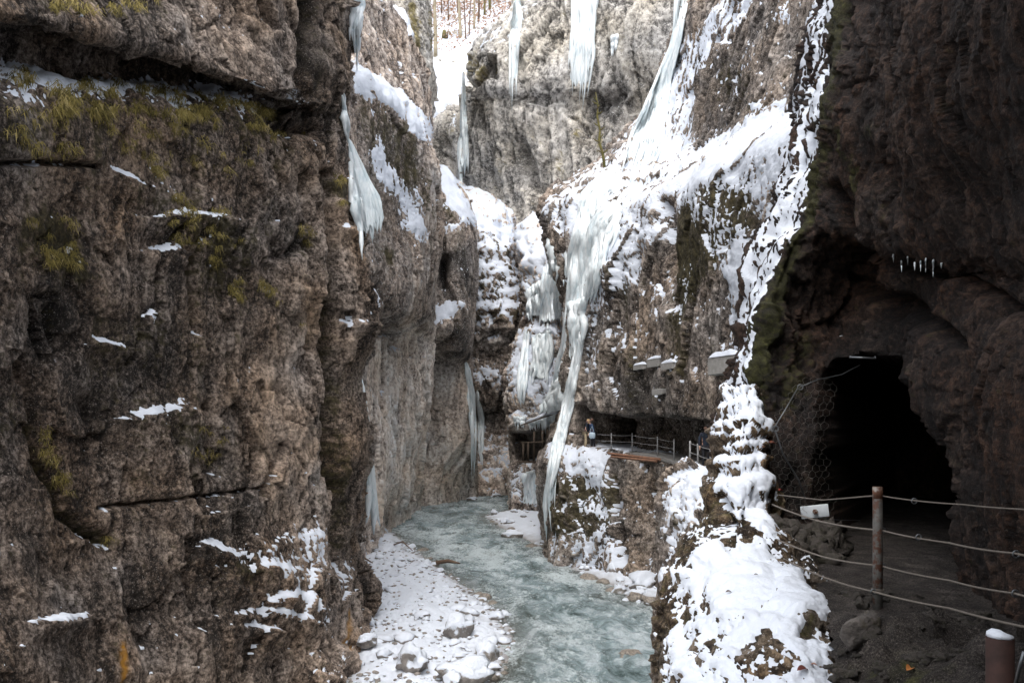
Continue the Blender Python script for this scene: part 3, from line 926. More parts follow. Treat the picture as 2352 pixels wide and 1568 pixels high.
# ---- rock with snow gully left of the back wall and the wooded slope far above
S0 = [
    ev([-260] * 6, [880, 980, 1060, 1150, 1260, 1400], [250, 250, 250, 250, 250, 250]),
    ev([-60] * 6, [880, 980, 1060, 1150, 1260, 1400], [200, 200, 200, 200, 200, 200]),
    ev([60, 60, 60, 60, 60, 60], [880, 975, 1050, 1130, 1260, 1400], [165, 165, 165, 165, 168, 170]),
    ev([140] * 6, [880, 970, 1040, 1100, 1230, 1400], [142, 142, 142, 142, 145, 150]),
    ev([230] * 6, [880, 965, 1020, 1080, 1200, 1400], [126, 126, 125, 124, 128, 140]),
    ev([262, 258, 255, 275, 280, 290], [880, 962, 1000, 1045, 1100, 1300], [118, 117, 115, 113, 116, 134]),
    ev([330, 330, 335, 340, 340, 340], [880, 965, 1000, 1045, 1085, 1300], [117, 115, 113, 111, 113, 132]),
    ev([440] * 6, [880, 965, 1000, 1045, 1085, 1300], [117, 115, 114, 112, 113, 132]),
    ev([560] * 6, [880, 965, 1000, 1045, 1085, 1300], [117, 115, 114, 112, 113, 132]),
]
cliff('wooded_slope', S0, M_BACK, step=4.0, lam=9.0, amp=(1.2, 0.6, 0.35, 0.2), seed=131,
      feats=[([(1015, 330), (1025, 400)], 20, 2.0)],
      snow=[('p', [(940, -300), (1500, -300), (1400, 40), (1160, 60), (1070, 180), (1060, 230), (1000, 262), (955, 262), (960, 120)], 10, 1.6), ('e', 1040, 290, 22, 20, 0, 0.8)],
      snow_par=dict(base=-0.9, ks=0.8, n0=0.2, kf=0.7, km=0.5, th=0.4), snow_m=M_SNOWF,
      moss=[('e', 1040, 300, 24, 30, 0, 0.4)], seep_dark=[('e', 1025, 370, 20, 60, 0, 0.4)],
      label='snowy wooded slope far above the head of the gorge')

# ---- ice-hung rock in the middle distance, right bank
R4 = [
    ev([500, 500, 510, 510, 505, 500], [1260, 1240, 1290, 1340, 1390, 1450], [98, 88, 82, 76, 70, 62]),
    ev([560, 555, 560, 560, 560, 560], [1210, 1185, 1240, 1310, 1380, 1450], [96, 84, 78, 72, 66, 60]),
    ev([640, 635, 630, 630, 630, 630], [1225, 1200, 1245, 1310, 1380, 1450], [94, 80, 74, 69, 64, 58]),
    ev([745, 745, 745, 745, 745, 745], [1230, 1208, 1245, 1300, 1370, 1450], [92, 77, 73, 69, 64, 58]),
    ev([770, 765, 760, 765, 770, 770], [1225, 1205, 1245, 1300, 1370, 1450], [92, 76, 71.5, 68, 63, 58]),
    ev([850, 850, 850, 850, 850, 850], [1205, 1182, 1240, 1300, 1370, 1450], [92, 74.5, 71, 68, 63, 58]),
    ev([930, 930, 930, 930, 930, 930], [1200, 1172, 1235, 1290, 1370, 1450], [92, 74, 70.5, 67.5, 63, 58]),
    ev([985, 985, 985, 985, 985, 985], [1205, 1184, 1235, 1290, 1370, 1450], [92, 74, 70.5, 67.5, 63, 58]),
    ev([1062, 1062, 1055, 1060, 1060, 1060], [1205, 1184, 1235, 1290, 1370, 1450], [92, 74, 70.5, 67.5, 63, 58]),
    ev([1172, 1174, 1176, 1190, 1200, 1210], [1200, 1176, 1225, 1285, 1370, 1450], [92, 72.5, 70, 67.5, 63, 58]),
    ev([1240, 1240, 1240, 1260, 1270, 1280], [1200, 1176, 1225, 1285, 1370, 1450], [92, 72.5, 70, 67.5, 63, 58]),
]
cliff('icy_rock', R4, M_MID, step=2.5, hidden=(4,), lam=6.0, amp=(0.8, 0.5, 0.3, 0.2), flute=0.1, seed=151,
      recess=[([(1188, 995), (1262, 985), (1262, 1056), (1210, 1058), (1192, 1066)], 3, (1.2, 4.0, 0))],
      feats=[([(1258, 1120), (1262, 1175)], 8, 1.6)],
      snow=[('p', [(1170, 540), (1260, 480), (1330, 520), (1300, 640), (1230, 640), (1195, 620)], 18, 1.25), ('p', [(1190, 770), (1270, 745), (1285, 880), (1260, 960), (1180, 960), (1170, 870)], 22, 0.8), ('p', [(1190, 640), (1300, 620), (1300, 760), (1200, 770)], 16, 0.5),
            ('p', [(1180, 1070), (1215, 1062), (1250, 1075), (1245, 1180), (1175, 1180)], 12, 0.5), ('e', 1200, 640, 14, 50, 0, 0.5), ('e', 1270, 900, 30, 40, 0, 0.5)],
      snow_par=dict(base=-0.6, ks=0.8, n0=0.2, kf=0.65, km=0.25, th=0.3), snow_m=M_SNOWF,
      moss=[('e', 1210, 680, 20, 60, 0, 0.7), ('e', 1240, 850, 50, 60, 0, 0.4)],
      seep_dark=[('p', [(1180, 970), (1270, 970), (1270, 1062), (1185, 1066)], 6, 0.7), ('e', 1215, 730, 20, 60, 0, 0.5), ('e', 1330, 700, 20, 120, 0, 0.5)],
      label='ice-hung rock on the right bank in the middle distance')

# ---- right wall with the walkway gallery
R2 = [
    ev([-260] * 10, [1700, 1675, 1700, 1725, 1760, 1800, 1850, 1920, 2010, 2170], [74, 61, 57, 53, 49, 45, 42, 38, 34, 30]),
    ev([0] * 10, [1600, 1580, 1610, 1640, 1680, 1720, 1770, 1850, 1950, 2100], [76, 60, 56, 52, 47, 43, 39, 34, 30, 27]),
    ev([235, 250, 290, 330, 335, 312, 285, 258, 235, 220], [1530, 1505, 1535, 1570, 1612, 1660, 1720, 1800, 1900, 2050], [74, 60, 56, 52, 47, 42, 37.5, 33.5, 30, 27]),
    ev([355, 370, 382, 388, 380, 355, 322, 288, 260, 240], [1425, 1402, 1445, 1500, 1570, 1640, 1710, 1790, 1890, 2050], [72, 58, 54, 50, 44.5, 39.5, 35, 31, 28, 25]),
    ev([445, 475, 470, 480, 480, 470, 432, 375, 312, 290], [1280, 1260, 1330, 1410, 1490, 1570, 1640, 1730, 1850, 2050], [70, 56, 51, 46.5, 42, 37, 32.3, 28.2, 25, 22]),
    ev([560, 560, 590, 600, 600, 590, 560, 520, 480, 450], [1300, 1272, 1335, 1400, 1490, 1570, 1640, 1730, 1850, 2050], [70, 53, 48.5, 44.5, 40.5, 36, 31.6, 27.7, 24.3, 21.5]),
    ev([760, 760, 760, 760, 760, 750, 740, 720, 700, 680], [1330, 1312, 1352, 1410, 1490, 1570, 1640, 1730, 1850, 2050], [70, 50.5, 47, 44, 39.5, 35, 31, 27.3, 24, 21]),
    ev([900, 900, 900, 905, 915, 925, 935, 945, 950, 950], [1330, 1308, 1345, 1410, 1490, 1570, 1640, 1730, 1850, 2050], [68, 48.5, 46.5, 43.5, 39.2, 34.8, 30.8, 27, 23.6, 20.6]),
    ev([1028, 1028, 1030, 1035, 1048, 1066, 1085, 1105, 1120, 1120], [1300, 1272, 1330, 1412, 1490, 1570, 1640, 1730, 1850, 2050], [66, 48, 47, 44.5, 40.5, 35.6, 31, 27, 23.5, 20.5]),
    ev([1060, 1060, 1060, 1065, 1078, 1096, 1115, 1130, 1150, 1150], [1288, 1262, 1330, 1412, 1490, 1570, 1640, 1730, 1850, 2050], [66, 47, 45.5, 43.5, 40, 35.3, 31, 27, 23.5, 20.5]),
    ev([1170, 1170, 1170, 1170, 1180, 1200, 1220, 1250, 1280, 1280], [1280, 1256, 1330, 1412, 1490, 1570, 1640, 1730, 1850, 2050], [66, 46.7, 44.6, 43, 39.8, 35.2, 31, 27, 23.5, 20.5]),
    ev([1286, 1292, 1305, 1320, 1345, 1390, 1450, 1520, 1600, 1600], [1280, 1263, 1330, 1412, 1490, 1570, 1640, 1730, 1850, 2050], [64, 46, 44, 42, 39.3, 34.6, 30.3, 26.5, 23, 20]),
    ev([1360, 1370, 1380, 1400, 1440, 1500, 1560, 1640, 1740, 1740], [1280, 1263, 1330, 1412, 1490, 1570, 1640, 1730, 1850, 2050], [64, 46, 44, 42, 39, 34.6, 30.3, 26.5, 23, 20]),
]
gal = [(1322, 928), (1342, 926), (1352, 944), (1400, 950), (1500, 952), (1610, 962), (1660, 968), (1690, 985), (1690, 1110), (1600, 1078), (1480, 1046), (1400, 1034), (1325, 1028)]
cliff('right_wall', R2, M_RIGHT, step=3.15, hidden=(8,), lam=5.0, vst=0.36, amp=(0.45, 0.38, 0.18, 0.085), strata=0.0, flute=0.14, seed=171, moss_base=0.12,
      recess=[(gal, 3, (1.5, 1.9, 0)), ([(1352, 950), (1400, 950), (1408, 965), (1408, 1030), (1352, 1030)], 3, (3.2, 3.0, 0)), ([(1608, 1082), (1608, 1000), (1622, 972), (1648, 966), (1690, 985), (1690, 1110)], 3, (3.5, 2.5, 0))],
      feats=[([(1418, 1060), (1425, 1180), (1440, 1290)], 9, 1.3), ([(1470, 1060), (1500, 1180), (1480, 1320)], 12, 0.6), ([(1530, 480), (1540, 700)], 14, 0.5)],
      snow=[('p', [(1255, 490), (1290, 435), (1400, 378), (1450, 330), (1540, 120), (1620, 60), (1700, -60), (1730, -20), (1700, 60), (1640, 130), (1590, 250), (1590, 360), (1610, 340), (1680, 300), (1780, 262), (1860, 240), (1900, 240), (1850, 420), (1790, 600), (1700, 700), (1640, 590), (1580, 480), (1540, 540), (1500, 560), (1440, 640), (1380, 720), (1340, 760), (1300, 720), (1310, 560)], 14, 1.0),
            ('p', [(1600, 345), (1680, 295), (1850, 240), (1860, 300), (1760, 330), (1640, 420), (1600, 430)], 12, 0.8),
            ('e', 1590, 450, 60, 40, -30, 0.3), ('e', 1670, 450, 60, 30, 0, -0.75), ('e', 1700, 500, 40, 40, 0, -0.55), ('e', 1600, 520, 40, 60, 0, -0.5), ('e', 1520, 500, 30, 20, -20, -0.5),
            ('e', 1690, 180, 40, 50, 0, 0.5), ('e', 1800, 40, 24, 18, 0, 0.7), ('l', [(1880, 0), (1860, 60)], 12, 0.5), ('e', 1740, 255, 18, 8, 0, 1.2), ('e', 1790, 245, 16, 8, -20, 1.2),
            ('p', [(1330, 740), (1400, 700), (1420, 760), (1380, 820), (1370, 900), (1335, 880)], 16, 0.4), ('p', [(1690, 560), (1780, 520), (1760, 800), (1690, 840), (1660, 700)], 16, 0.9),
            ('e', 1500, 700, 18, 60, 10, 0.5), ('e', 1580, 660, 40, 60, 0, 0.25), ('p', [(1264, 1030), (1400, 1034), (1410, 1120), (1385, 1125), (1345, 1120), (1330, 1090), (1262, 1085)], 10, 0.95),
            ('l', [(1375, 1110), (1400, 1180)], 18, 0.7), ('e', 1350, 1170, 40, 12, 15, 0.65), ('p', [(1262, 1220), (1340, 1200), (1340, 1290), (1262, 1290)], 12, 0.45), ('p', [(1320, 1260), (1400, 1210), (1440, 1290), (1440, 1340), (1330, 1320)], 14, 0.9)],
      snow_par=dict(base=-0.60, ks=0.95, n0=0.22, kf=1.0, km=0.35, th=0.10), snow_m=M_SNOWF,
      moss=[('p', [(1590, 420), (1730, 400), (1740, 520), (1640, 640), (1560, 700), (1540, 560)], 30, 0.75), ('p', [(1530, 560), (1600, 560), (1580, 860), (1545, 860)], 20, 0.6), ('e', 1690, 200, 40, 60, 0, 0.5),
            ('p', [(1262, 1090), (1420, 1090), (1420, 1240), (1262, 1240)], 16, 0.6), ('e', 1420, 640, 40, 60, 0, 0.4), ('e', 1820, 120, 60, 120, 0, 0.25), ('e', 1400, 800, 60, 80, 0, 0.3), ('e', 1740, 258, 20, 16, 0, 0.8)],
      seep_dark=[('p', [(1590, 130), (1700, 100), (1700, 300), (1600, 340)], 20, 0.45), ('p', [(1440, 800), (1580, 860), (1640, 960), (1640, 1090), (1400, 1040), (1410, 930)], 30, 0.5), ('l', [(1430, 1080), (1440, 1280)], 14, 0.6)],
      pale=[('p', [(1330, 760), (1420, 760), (1420, 940), (1320, 930)], 20, 0.35), ('p', [(1262, 1225), (1340, 1200), (1340, 1300), (1262, 1300)], 10, 0.9), ('p', [(1430, 1060), (1540, 1080), (1510, 1340), (1440, 1330)], 14, 0.45), ('e', 1600, 820, 50, 120, 0, 0.3)],
      label='brown right-hand wall with snow shelves and the walkway gallery')

# ---- dark overhanging rock at the near right, its rim snowed over
R1 = [
    ev([-1500] * 8, [2080, 2000, 2060, 2200, 2400, 2600, 2900, 3300], [24, 16, 13.5, 9.5, 7.0, 5.4, 4.0, 2.8]),
    ev([-600] * 8, [2060, 1975, 2030, 2120, 2250, 2400, 2620, 3000], [24, 15.5, 13.0, 9.5, 7.3, 5.8, 4.4, 3.2]),
    ev([-60, -40, -30, -20, -20, -20, -20, -20], [1990, 1910, 1955, 2040, 2140, 2270, 2420, 2800], [24, 15.0, 12.6, 9.9, 8.2, 6.7, 5.5, 3.8]),
    ev([140, 150, 150, 150, 150, 150, 150, 150], [1960, 1866, 1912, 1990, 2100, 2240, 2400, 2800], [24, 14.6, 12.2, 10.3, 8.7, 7.2, 5.9, 4.0]),
    ev([270, 265, 260, 280, 290, 300, 300, 300], [1940, 1842, 1886, 1965, 2085, 2230, 2400, 2800], [24, 14.3, 12.0, 10.6, 9.1, 7.6, 6.2, 4.2]),
    ev([400, 400, 395, 420, 430, 440, 440, 440], [1930, 1822, 1862, 1960, 2080, 2230, 2400, 2800], [24, 14.0, 11.8, 10.8, 9.5, 8.0, 6.5, 4.4]),
    ev([500, 500, 490, 530, 560, 575, 590, 600], [1910, 1790, 1842, 1970, 2070, 2230, 2400, 2800], [24, 13.8, 11.7, 10.9, 9.8, 8.3, 6.8, 4.6]),
    ev([600, 600, 600, 600, 600, 625, 650, 660], [1880, 1745, 1795, 1960, 2070, 2230, 2400, 2800], [24, 13.6, 11.6, 12.0, 10.6, 8.8, 7.1, 4.8]),
    ev([700, 700, 700, 690, 670, 690, 720, 740], [1850, 1728, 1772, 1930, 2070, 2200, 2380, 2800], [24, 13.4, 11.5, 12.2, 10.8, 8.7, 6.8, 4.6]),
    ev([830, 830, 820, 800, 790, 800, 820, 830], [1830, 1708, 1742, 1900, 2060, 2160, 2340, 2800], [24, 13.2, 11.4, 11.8, 10.6, 8.6, 6.6, 4.4]),
    ev([960, 960, 950, 930, 930, 930, 930, 930], [1810, 1682, 1716, 1880, 2060, 2155, 2340, 2800], [24, 13.0, 11.2, 11.2, 10.4, 8.5, 6.5, 4.3]),
    ev([1100, 1100, 1100, 1090, 1090, 1090, 1090, 1090], [1800, 1690, 1750, 1880, 2060, 2180, 2350, 2800], [24, 12.0, 10.6, 10.8, 10.2, 8.3, 6.4, 4.2]),
    ev([1250] * 8, [1800, 1710, 1770, 1890, 2070, 2205, 2360, 2800], [24, 11.0, 10.2, 10.4, 9.8, 8.1, 6.3, 4.1]),
    ev([1400] * 8, [1800, 1730, 1800, 1900, 2080, 2220, 2370, 2800], [24, 10.6, 10.0, 10.0, 9.6, 8.0, 6.2, 4.0]),
    ev([1600] * 8, [1800, 1740, 1810, 1900, 2080, 2220, 2370, 2800], [24, 10.6, 10.0, 10.0, 9.6, 8.0, 6.2, 4.0]),
]
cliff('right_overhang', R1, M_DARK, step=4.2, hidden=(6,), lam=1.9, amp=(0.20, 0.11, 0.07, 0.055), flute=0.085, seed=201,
      recess=[([(1885, 880), (1925, 830), (2010, 818), (2075, 830), (2105, 880), (2135, 985), (2175, 1090), (2200, 1220), (2212, 1420), (1900, 1420), (1880, 1250), (1870, 1050)], 8, (4.6, 7.5, 0.0))],
      feats=[([(1985, 560), (2080, 610), (2200, 640), (2352, 720)], 10, 0.35), ([(1900, 430), (1990, 600), (2050, 720)], 14, 0.4), ([(1960, 640), (2080, 700), (2180, 780)], 16, 0.4), ([(2050, 380), (2100, 500)], 10, 0.2)],
      snow=[('p', [(1985, -200), (1948, -10), (1912, 140), (1888, 262), (1856, 400), (1838, 490), (1788, 615), (1762, 705), (1730, 830), (1700, 955), (1760, 1100), (1730, 1200), (1640, 1200), (1620, 960), (1690, 700), (1760, 560), (1800, 420), (1830, 260), (1850, 130), (1880, 0), (1900, -200)], 9, 1.6)],
      snow_par=dict(base=-1.05, ks=0.5, n0=0.1, kf=0.75, km=0.3, th=0.045), snow_m=M_SNOW,
      moss=[('l', [(1958, 0), (1930, 140), (1900, 262), (1866, 410), (1850, 490), (1800, 620), (1775, 710), (1740, 830), (1730, 930)], 16, 0.95), ('l', [(1925, 300), (1950, 400), (1965, 540)], 12, 0.8), ('p', [(1730, 760), (1860, 780), (1840, 960), (1720, 960)], 30, 0.5), ('e', 1990, 300, 20, 20, 0, 0.7)],
      seep_dark=[('e', 2150, 1400, 300, 90, 0, 0.0)], pale=[('p', [(2120, 760), (2352, 720), (2352, 1100), (2200, 1100)], 40, 0.25), ('p', [(1990, 560), (2352, 660), (2352, 740), (2050, 680)], 20, 0.3)],
      label='dark brown overhanging rock at the near right with a snowed rim')

# ---- snowed mound and ledges at the near right, above the river
R3 = [
    ev([880, 890, 890, 890, 895, 905], [1715, 1672, 1690, 1712, 1735, 1765], [14, 11.7, 11.3, 11.1, 11.2, 12.2]),
    ev([980, 975, 975, 975, 980, 985], [1700, 1636, 1670, 1710, 1750, 1785], [14, 11.3, 10.7, 10.4, 10.6, 11.5]),
    ev([1080, 1085, 1080, 1080, 1080, 1080], [1690, 1614, 1650, 1700, 1750, 1792], [13, 11.0, 10.3, 9.9, 10.0, 10.9]),
    ev([1180, 1180, 1180, 1172, 1165, 1165], [1680, 1604, 1640, 1700, 1750, 1797], [12.5, 10.6, 9.9, 9.5, 9.6, 10.4]),
    ev([1240, 1240, 1225, 1205, 1200, 1205], [1640, 1562, 1620, 1690, 1760, 1815], [12.5, 10.3, 9.6, 9.1, 9.2, 9.9]),
    ev([1330, 1330, 1305, 1290, 1285, 1300], [1600, 1532, 1600, 1690, 1790, 1870], [12, 9.7, 8.9, 8.4, 8.5, 8.9]),
    ev([1420, 1420, 1385, 1365, 1358, 1395], [1580, 1520, 1590, 1690, 1800, 1930], [11.5, 9.0, 8.1, 7.6, 7.5, 7.6]),
    ev([1500, 1500, 1480, 1465, 1452, 1475], [1570, 1512, 1590, 1690, 1800, 1905], [11, 8.4, 7.5, 6.9, 6.7, 6.7]),
    ev([1590, 1590, 1590, 1590, 1585, 1620], [1560, 1502, 1590, 1690, 1800, 1965], [10.5, 7.9, 6.9, 6.3, 6.0, 6.0]),
    ev([1900, 1900, 1900, 1900, 1900, 1900], [1560, 1490, 1590, 1690, 1800, 1920], [10, 7.0, 6.0, 5.4, 5.1, 4.9]),
]
cliff('near_mound', R3, M_MOUND, step=3.2, hidden=(0,), lam=1.5, amp=(0.10, 0.10, 0.07, 0.045), strata=0.045, seed=231,
      feats=[([(1652, 1150), (1665, 1230)], 12, 0.25), ([(1690, 1210), (1725, 1180)], 12, 0.2)],
      snow=[('p', [(1560, 1330), (1640, 1230), (1700, 1180), (1780, 1170), (1790, 1190), (1720, 1215), (1760, 1260), (1770, 1300), (1830, 1310), (1880, 1370), (1905, 1420), (1870, 1470), (1885, 1520), (1940, 1600), (1800, 1620), (1540, 1620), (1520, 1500)], 16, 0.85),
            ('p', [(1640, 900), (1720, 860), (1790, 1000), (1780, 1160), (1640, 1170), (1620, 1000)], 14, 0.8), ('p', [(1545, 1250), (1610, 1090), (1790, 1090), (1780, 1330), (1540, 1360)], 16, 0.35),
            ('e', 1850, 1455, 20, 22, 0, -1.6), ('p', [(1690, 1480), (1770, 1440), (1840, 1520), (1800, 1580), (1720, 1560)], 16, -0.8), ('e', 1645, 1480, 26, 20, 20, -0.9), ('e', 1668, 1240, 22, 28, 0, -1.6), ('e', 1716, 1212, 20, 32, 10, -1.6), ('e', 1575, 1270, 22, 30, 0, -0.8), ('e', 1560, 1400, 14, 50, 10, -0.7), ('e', 1610, 1390, 12, 20, 0, -0.5), ('e', 1600, 1500, 30, 14, 60, -0.8),
            ('e', 1640, 1300, 30, 20, 0, -0.5), ('p', [(1590, 1090), (1650, 1100), (1650, 1190), (1600, 1230)], 10, -0.2), ('e', 1800, 1190, 30, 30, 0, -0.6), ('l', [(1625, 1030), (1640, 1200)], 8, -0.9), ('e', 1780, 1060, 20, 60, 0, -0.6)],
      snow_par=dict(base=-0.62, ks=0.8, n0=0.25, kf=0.8, km=0.3, th=0.05, sm=3), snow_m=M_SNOW,
      moss=[('p', [(1500, 1180), (1700, 1000), (1800, 1000), (1800, 1250), (1600, 1340), (1560, 1620), (1500, 1620)], 30, 0.35), ('e', 1850, 1455, 24, 26, 0, 0.7), ('e', 1650, 1480, 40, 40, 0, 0.5)],
      label='snow-heaped mossy mound at the near right beside the path')
R3b = [
    ev([1060, 1072, 1070, 1068, 1065], [1600, 1566, 1590, 1625, 1680], [21, 17.2, 16.2, 15.4, 15]),
    ev([1130, 1130, 1122, 1120, 1120], [1585, 1546, 1580, 1620, 1680], [20, 16.2, 15.3, 14.8, 14.5]),
    ev([1200, 1200, 1200, 1200, 1200], [1570, 1530, 1570, 1620, 1680], [19.5, 15.8, 15, 14.5, 14.2]),
    ev([1290, 1290, 1290, 1290, 1290], [1560, 1520, 1565, 1620, 1680], [19, 15.5, 14.8, 14.3, 14]),
    ev([1420, 1420, 1420, 1420, 1420], [1550, 1508, 1560, 1620, 1680], [19, 15.4, 14.8, 14.3, 14]),
    ev([1600] * 5, [1550, 1508, 1560, 1620, 1680], [19, 15.4, 14.8, 14.3, 14]),
    ev([2000] * 5, [1550, 1510, 1560, 1620, 1680], [19, 15.4, 14.8, 14.3, 14]),
]
cliff('snowy_ledge', R3b, M_RIGHT, step=2.8, hidden=(0,), lam=2.4, amp=(0.2, 0.2, 0.12, 0.05), flute=0.05, seed=251,
      snow=[('p', [(1560, 1065), (1640, 1065), (1620, 1150), (1570, 1230), (1530, 1340), (1510, 1340), (1530, 1180)], 14, 0.7), ('p', [(1520, 1300), (1570, 1250), (1600, 1290), (1560, 1480), (1510, 1480)], 14, 0.2)],
      snow_par=dict(base=-0.45, ks=0.7, n0=0.25, kf=0.75, km=0.3, th=0.07), snow_m=M_SNOW, moss=[('e', 1570, 1220, 60, 120, 0, 0.6)],
      label='snowy rock ledge dropping to the river below the path')


# ---- unseen overhang roof stretched to block sky, and a blocking wall added behind
def world_loft(name, pts, mat, nr, nc, lam, amp, seed, label, kind='structure'):
    A = np.array(pts, dtype=np.float64)
    kr = np.arange(A.shape[0], dtype=float)
    kc = np.arange(A.shape[1], dtype=float)
    B = pchip(kr, A, np.linspace(0, kr[-1], nr))
    B = pchip(kc, B.transpose(1, 0, 2), np.linspace(0, kc[-1], nc)).transpose(1, 0, 2)
    N = grid_normals(B)
    q = B.reshape(-1, 3)
    d = amp * fbm(q / lam, seed, 4) + amp * 0.5 * blocks(q / (lam * 0.6), seed + 4)
    B = B + N * d.reshape(nr, nc, 1)
    return props(mesh_np(name, B, grid_quads(nr, nc), mat, None, {'tone': 0.5 + 0.2 * fbm(q / lam, seed + 9, 3), 'warm': np.full(nr * nc, 0.4)}), label, None, None, kind)


world_loft('sky_block_roof', [[(-1.6, -9, 4.8), (-1.0, -3, 4.6), (0.2, 1.5, 4.8), (2.2, 4.5, 5.8), (4.2, 8.0, 7.8), (5.6, 11.5, 9.5)],
                             [(-0.6, -9, 3.9), (0.2, -3, 3.8), (1.4, 1.5, 3.8), (3.0, 4.5, 4.5), (4.8, 7.5, 5.8), (6.0, 10.5, 7.0)],
                             [(3.2, -9, 2.6), (3.6, -3, 2.5), (4.2, 1.5, 2.6), (5.0, 4.5, 3.4), (6.0, 7.0, 4.4), (7.0, 9.5, 6.0)],
                             [(5.2, -9, -2.5), (5.2, -3, -2.5), (5.4, 1.5, -2.5), (6.0, 4.0, -2.0), (7.0, 6.5, 2.0), (8.0, 9.0, 4.0)]],
           M_DARK, 90, 90, 1.8, 0.22, 301, 'unseen dark rock roof above the path, stretched to block the sky')
world_loft('sky_block_rear', [[(-2.2, -7.5, 6.0), (0.5, -8.0, 6.0), (3.0, -8.2, 6.0), (6.0, -8.0, 6.0)], [(-1.6, -6.5, 2.0), (0.5, -7.5, 2.0), (3.0, -7.8, 2.0), (6.0, -7.5, 2.0)],
                           [(-1.4, -6.0, -2.5), (0.5, -7.0, -2.5), (3.0, -7.2, -2.5), (6.0, -7.0, -2.5)], [(-1.4, -6.0, -9.0), (0.5, -7.0, -9.0), (3.0, -7.2, -9.0), (6.0, -7.0, -9.0)]],
           M_DARK, 50, 50, 1.8, 0.2, 305, 'unseen dark rock wall added behind the viewer to block the sky')
# ---- path
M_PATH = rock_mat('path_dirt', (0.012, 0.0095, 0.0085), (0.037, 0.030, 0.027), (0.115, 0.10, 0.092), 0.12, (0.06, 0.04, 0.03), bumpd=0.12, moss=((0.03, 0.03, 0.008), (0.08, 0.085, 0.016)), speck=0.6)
gx, gy = np.meshgrid(np.linspace(1.2, 9.5, 170), np.linspace(0.6, 21, 330))
pp = np.stack([gx.ravel(), gy.ravel(), np.zeros(gx.size)], 1)
gu, gv = CU + gx / gy * F, CV + 1.62 / gy * F
gz = -1.64 + 0.03 * fbm(pp / 0.8, 311, 3).reshape(gx.shape) + 0.022 * fbm(pp / 0.09, 312, 2).reshape(gx.shape)
rub = sstep(6.9, 5.9, gy) * (0.6 + 0.5 * fbm(pp / 0.7, 313, 3).reshape(gx.shape))
gz += rub * 0.10 + rub * 0.22 * blocks(pp / 0.42, 315).reshape(gx.shape) + rub * 0.10 * blocks(pp / 0.13, 317).reshape(gx.shape) + rub * 0.05 * fbm(pp / 0.07, 318, 2).reshape(gx.shape)
gz -= sstep(2.9, 2.0, gx - 0.0 * gy) * 0.6
PATH_X, PATH_Y, PATH_Z = gx, gy, gz
pq = grid_quads(330, 170)[:, ::-1]
okp = (gx > np.interp(gy, [0, 4.5, 6, 7.5, 9, 10.5, 12, 21], [1.4, 1.9, 2.4, 2.9, 3.3, 4.2, 5.0, 9.0])).ravel()
pq = pq[okp[pq].all(axis=1)]
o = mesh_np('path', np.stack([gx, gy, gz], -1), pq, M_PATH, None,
            {'tone': 0.48 + 0.2 * fbm(pp / 0.25, 318, 3), 'warm': 0.4 + 0.4 * fbm(pp / 0.8, 319, 2), 'moss': sstep(0.35, 0.9, 0.5 * np.exp(-((gx - 2.6) / 0.35) ** 2 - ((gy - 5.3) / 0.6) ** 2).ravel() + 0.5 * fbm(pp / 0.12, 321, 3))})
props(o, 'dark gravelly footpath leading into the rock tunnel', None, None, 'structure')

# ---- river
m, nt, bs = new_mat('river_water')
b = NB(nt)
pos = b.pos().outputs['Position']
w1 = b.noise(b.scaled(pos, (1.0, 0.5, 1)), 0.8, 7, 0.72, 0.6)
cw = b.ramp(w1, [(0.37, (0.075, 0.115, 0.112)), (0.50, (0.30, 0.39, 0.41)), (0.62, (0.64, 0.73, 0.77))])  # dark troughs and bright crests of the ripples painted into the colour
sh = b.attr('shallow')
cw = b.mix(b.math('MULTIPLY', sh, 0.6), cw, (0.12, 0.10, 0.07))
fo = b.attr('foam_sparkle')
fn = b.noise(b.scaled(pos, (1.0, 0.5, 1)), 6.0, 6, 0.8)
ff = b.rng(b.math('ADD', fo, b.math('MULTIPLY', b.math('SUBTRACT', fn, 0.5), 2.0)), 0.32, 0.85)  # white foam flecks, part of them sparkle painted onto the ripples
cw = b.mix(ff, cw, (0.72, 0.80, 0.82))
b.lk(cw, bs.inputs['Base Color'])
b.lk(b.rng(ff, 0, 1, 0.10, 0.6), bs.inputs['Roughness'])
bs.inputs['IOR'].default_value = 1.33
b.lk(b.bump(b.noise(b.scaled(pos, (1.0, 0.55, 1)), 3.6, 6, 0.72, 0.4), 0.30, 1.0), bs.inputs['Normal'])
M_WATER = m
ys = np.geomspace(17, 125, 340)
xs = np.linspace(-1, 1, 180)
gy = np.repeat(ys[:, None], 180, 1)
cx = np.interp(ys, [15, 25, 33, 40, 46, 55, 65, 80, 100, 135], [2.6, 2.2, 2.2, 1.6, 0.0, -2.4, -4.2, -5, -4, -2])
gx = cx[:, None] + xs[None, :] * np.interp(ys, [15, 40, 60, 135], [6, 8, 10, 14])[:, None]
pp = np.stack([gx.ravel(), gy.ravel(), np.zeros(gx.size)], 1)
dirp = pp * np.array([1, 0.6, 1])
hw = 0.12 * fbm(dirp / 1.6, 331, 3) + 0.085 * ridged(dirp / 0.75, 335, 3) + 0.06 * pn(dirp / 0.35, 337)
fo_ = np.clip(0.35 * ridged(dirp / 1.1, 339, 3) + 0.55 * fbm(pp * np.array([1, .4, 1]) / 3.0, 341, 3) + 0.9 * hw / 0.15 * 0.25 + 0.12, 0, 1)


# shorelines in plan
def plan(pts, z=WATER):
    return [tuple(ground(u, v, z)[:2]) for u, v in pts]


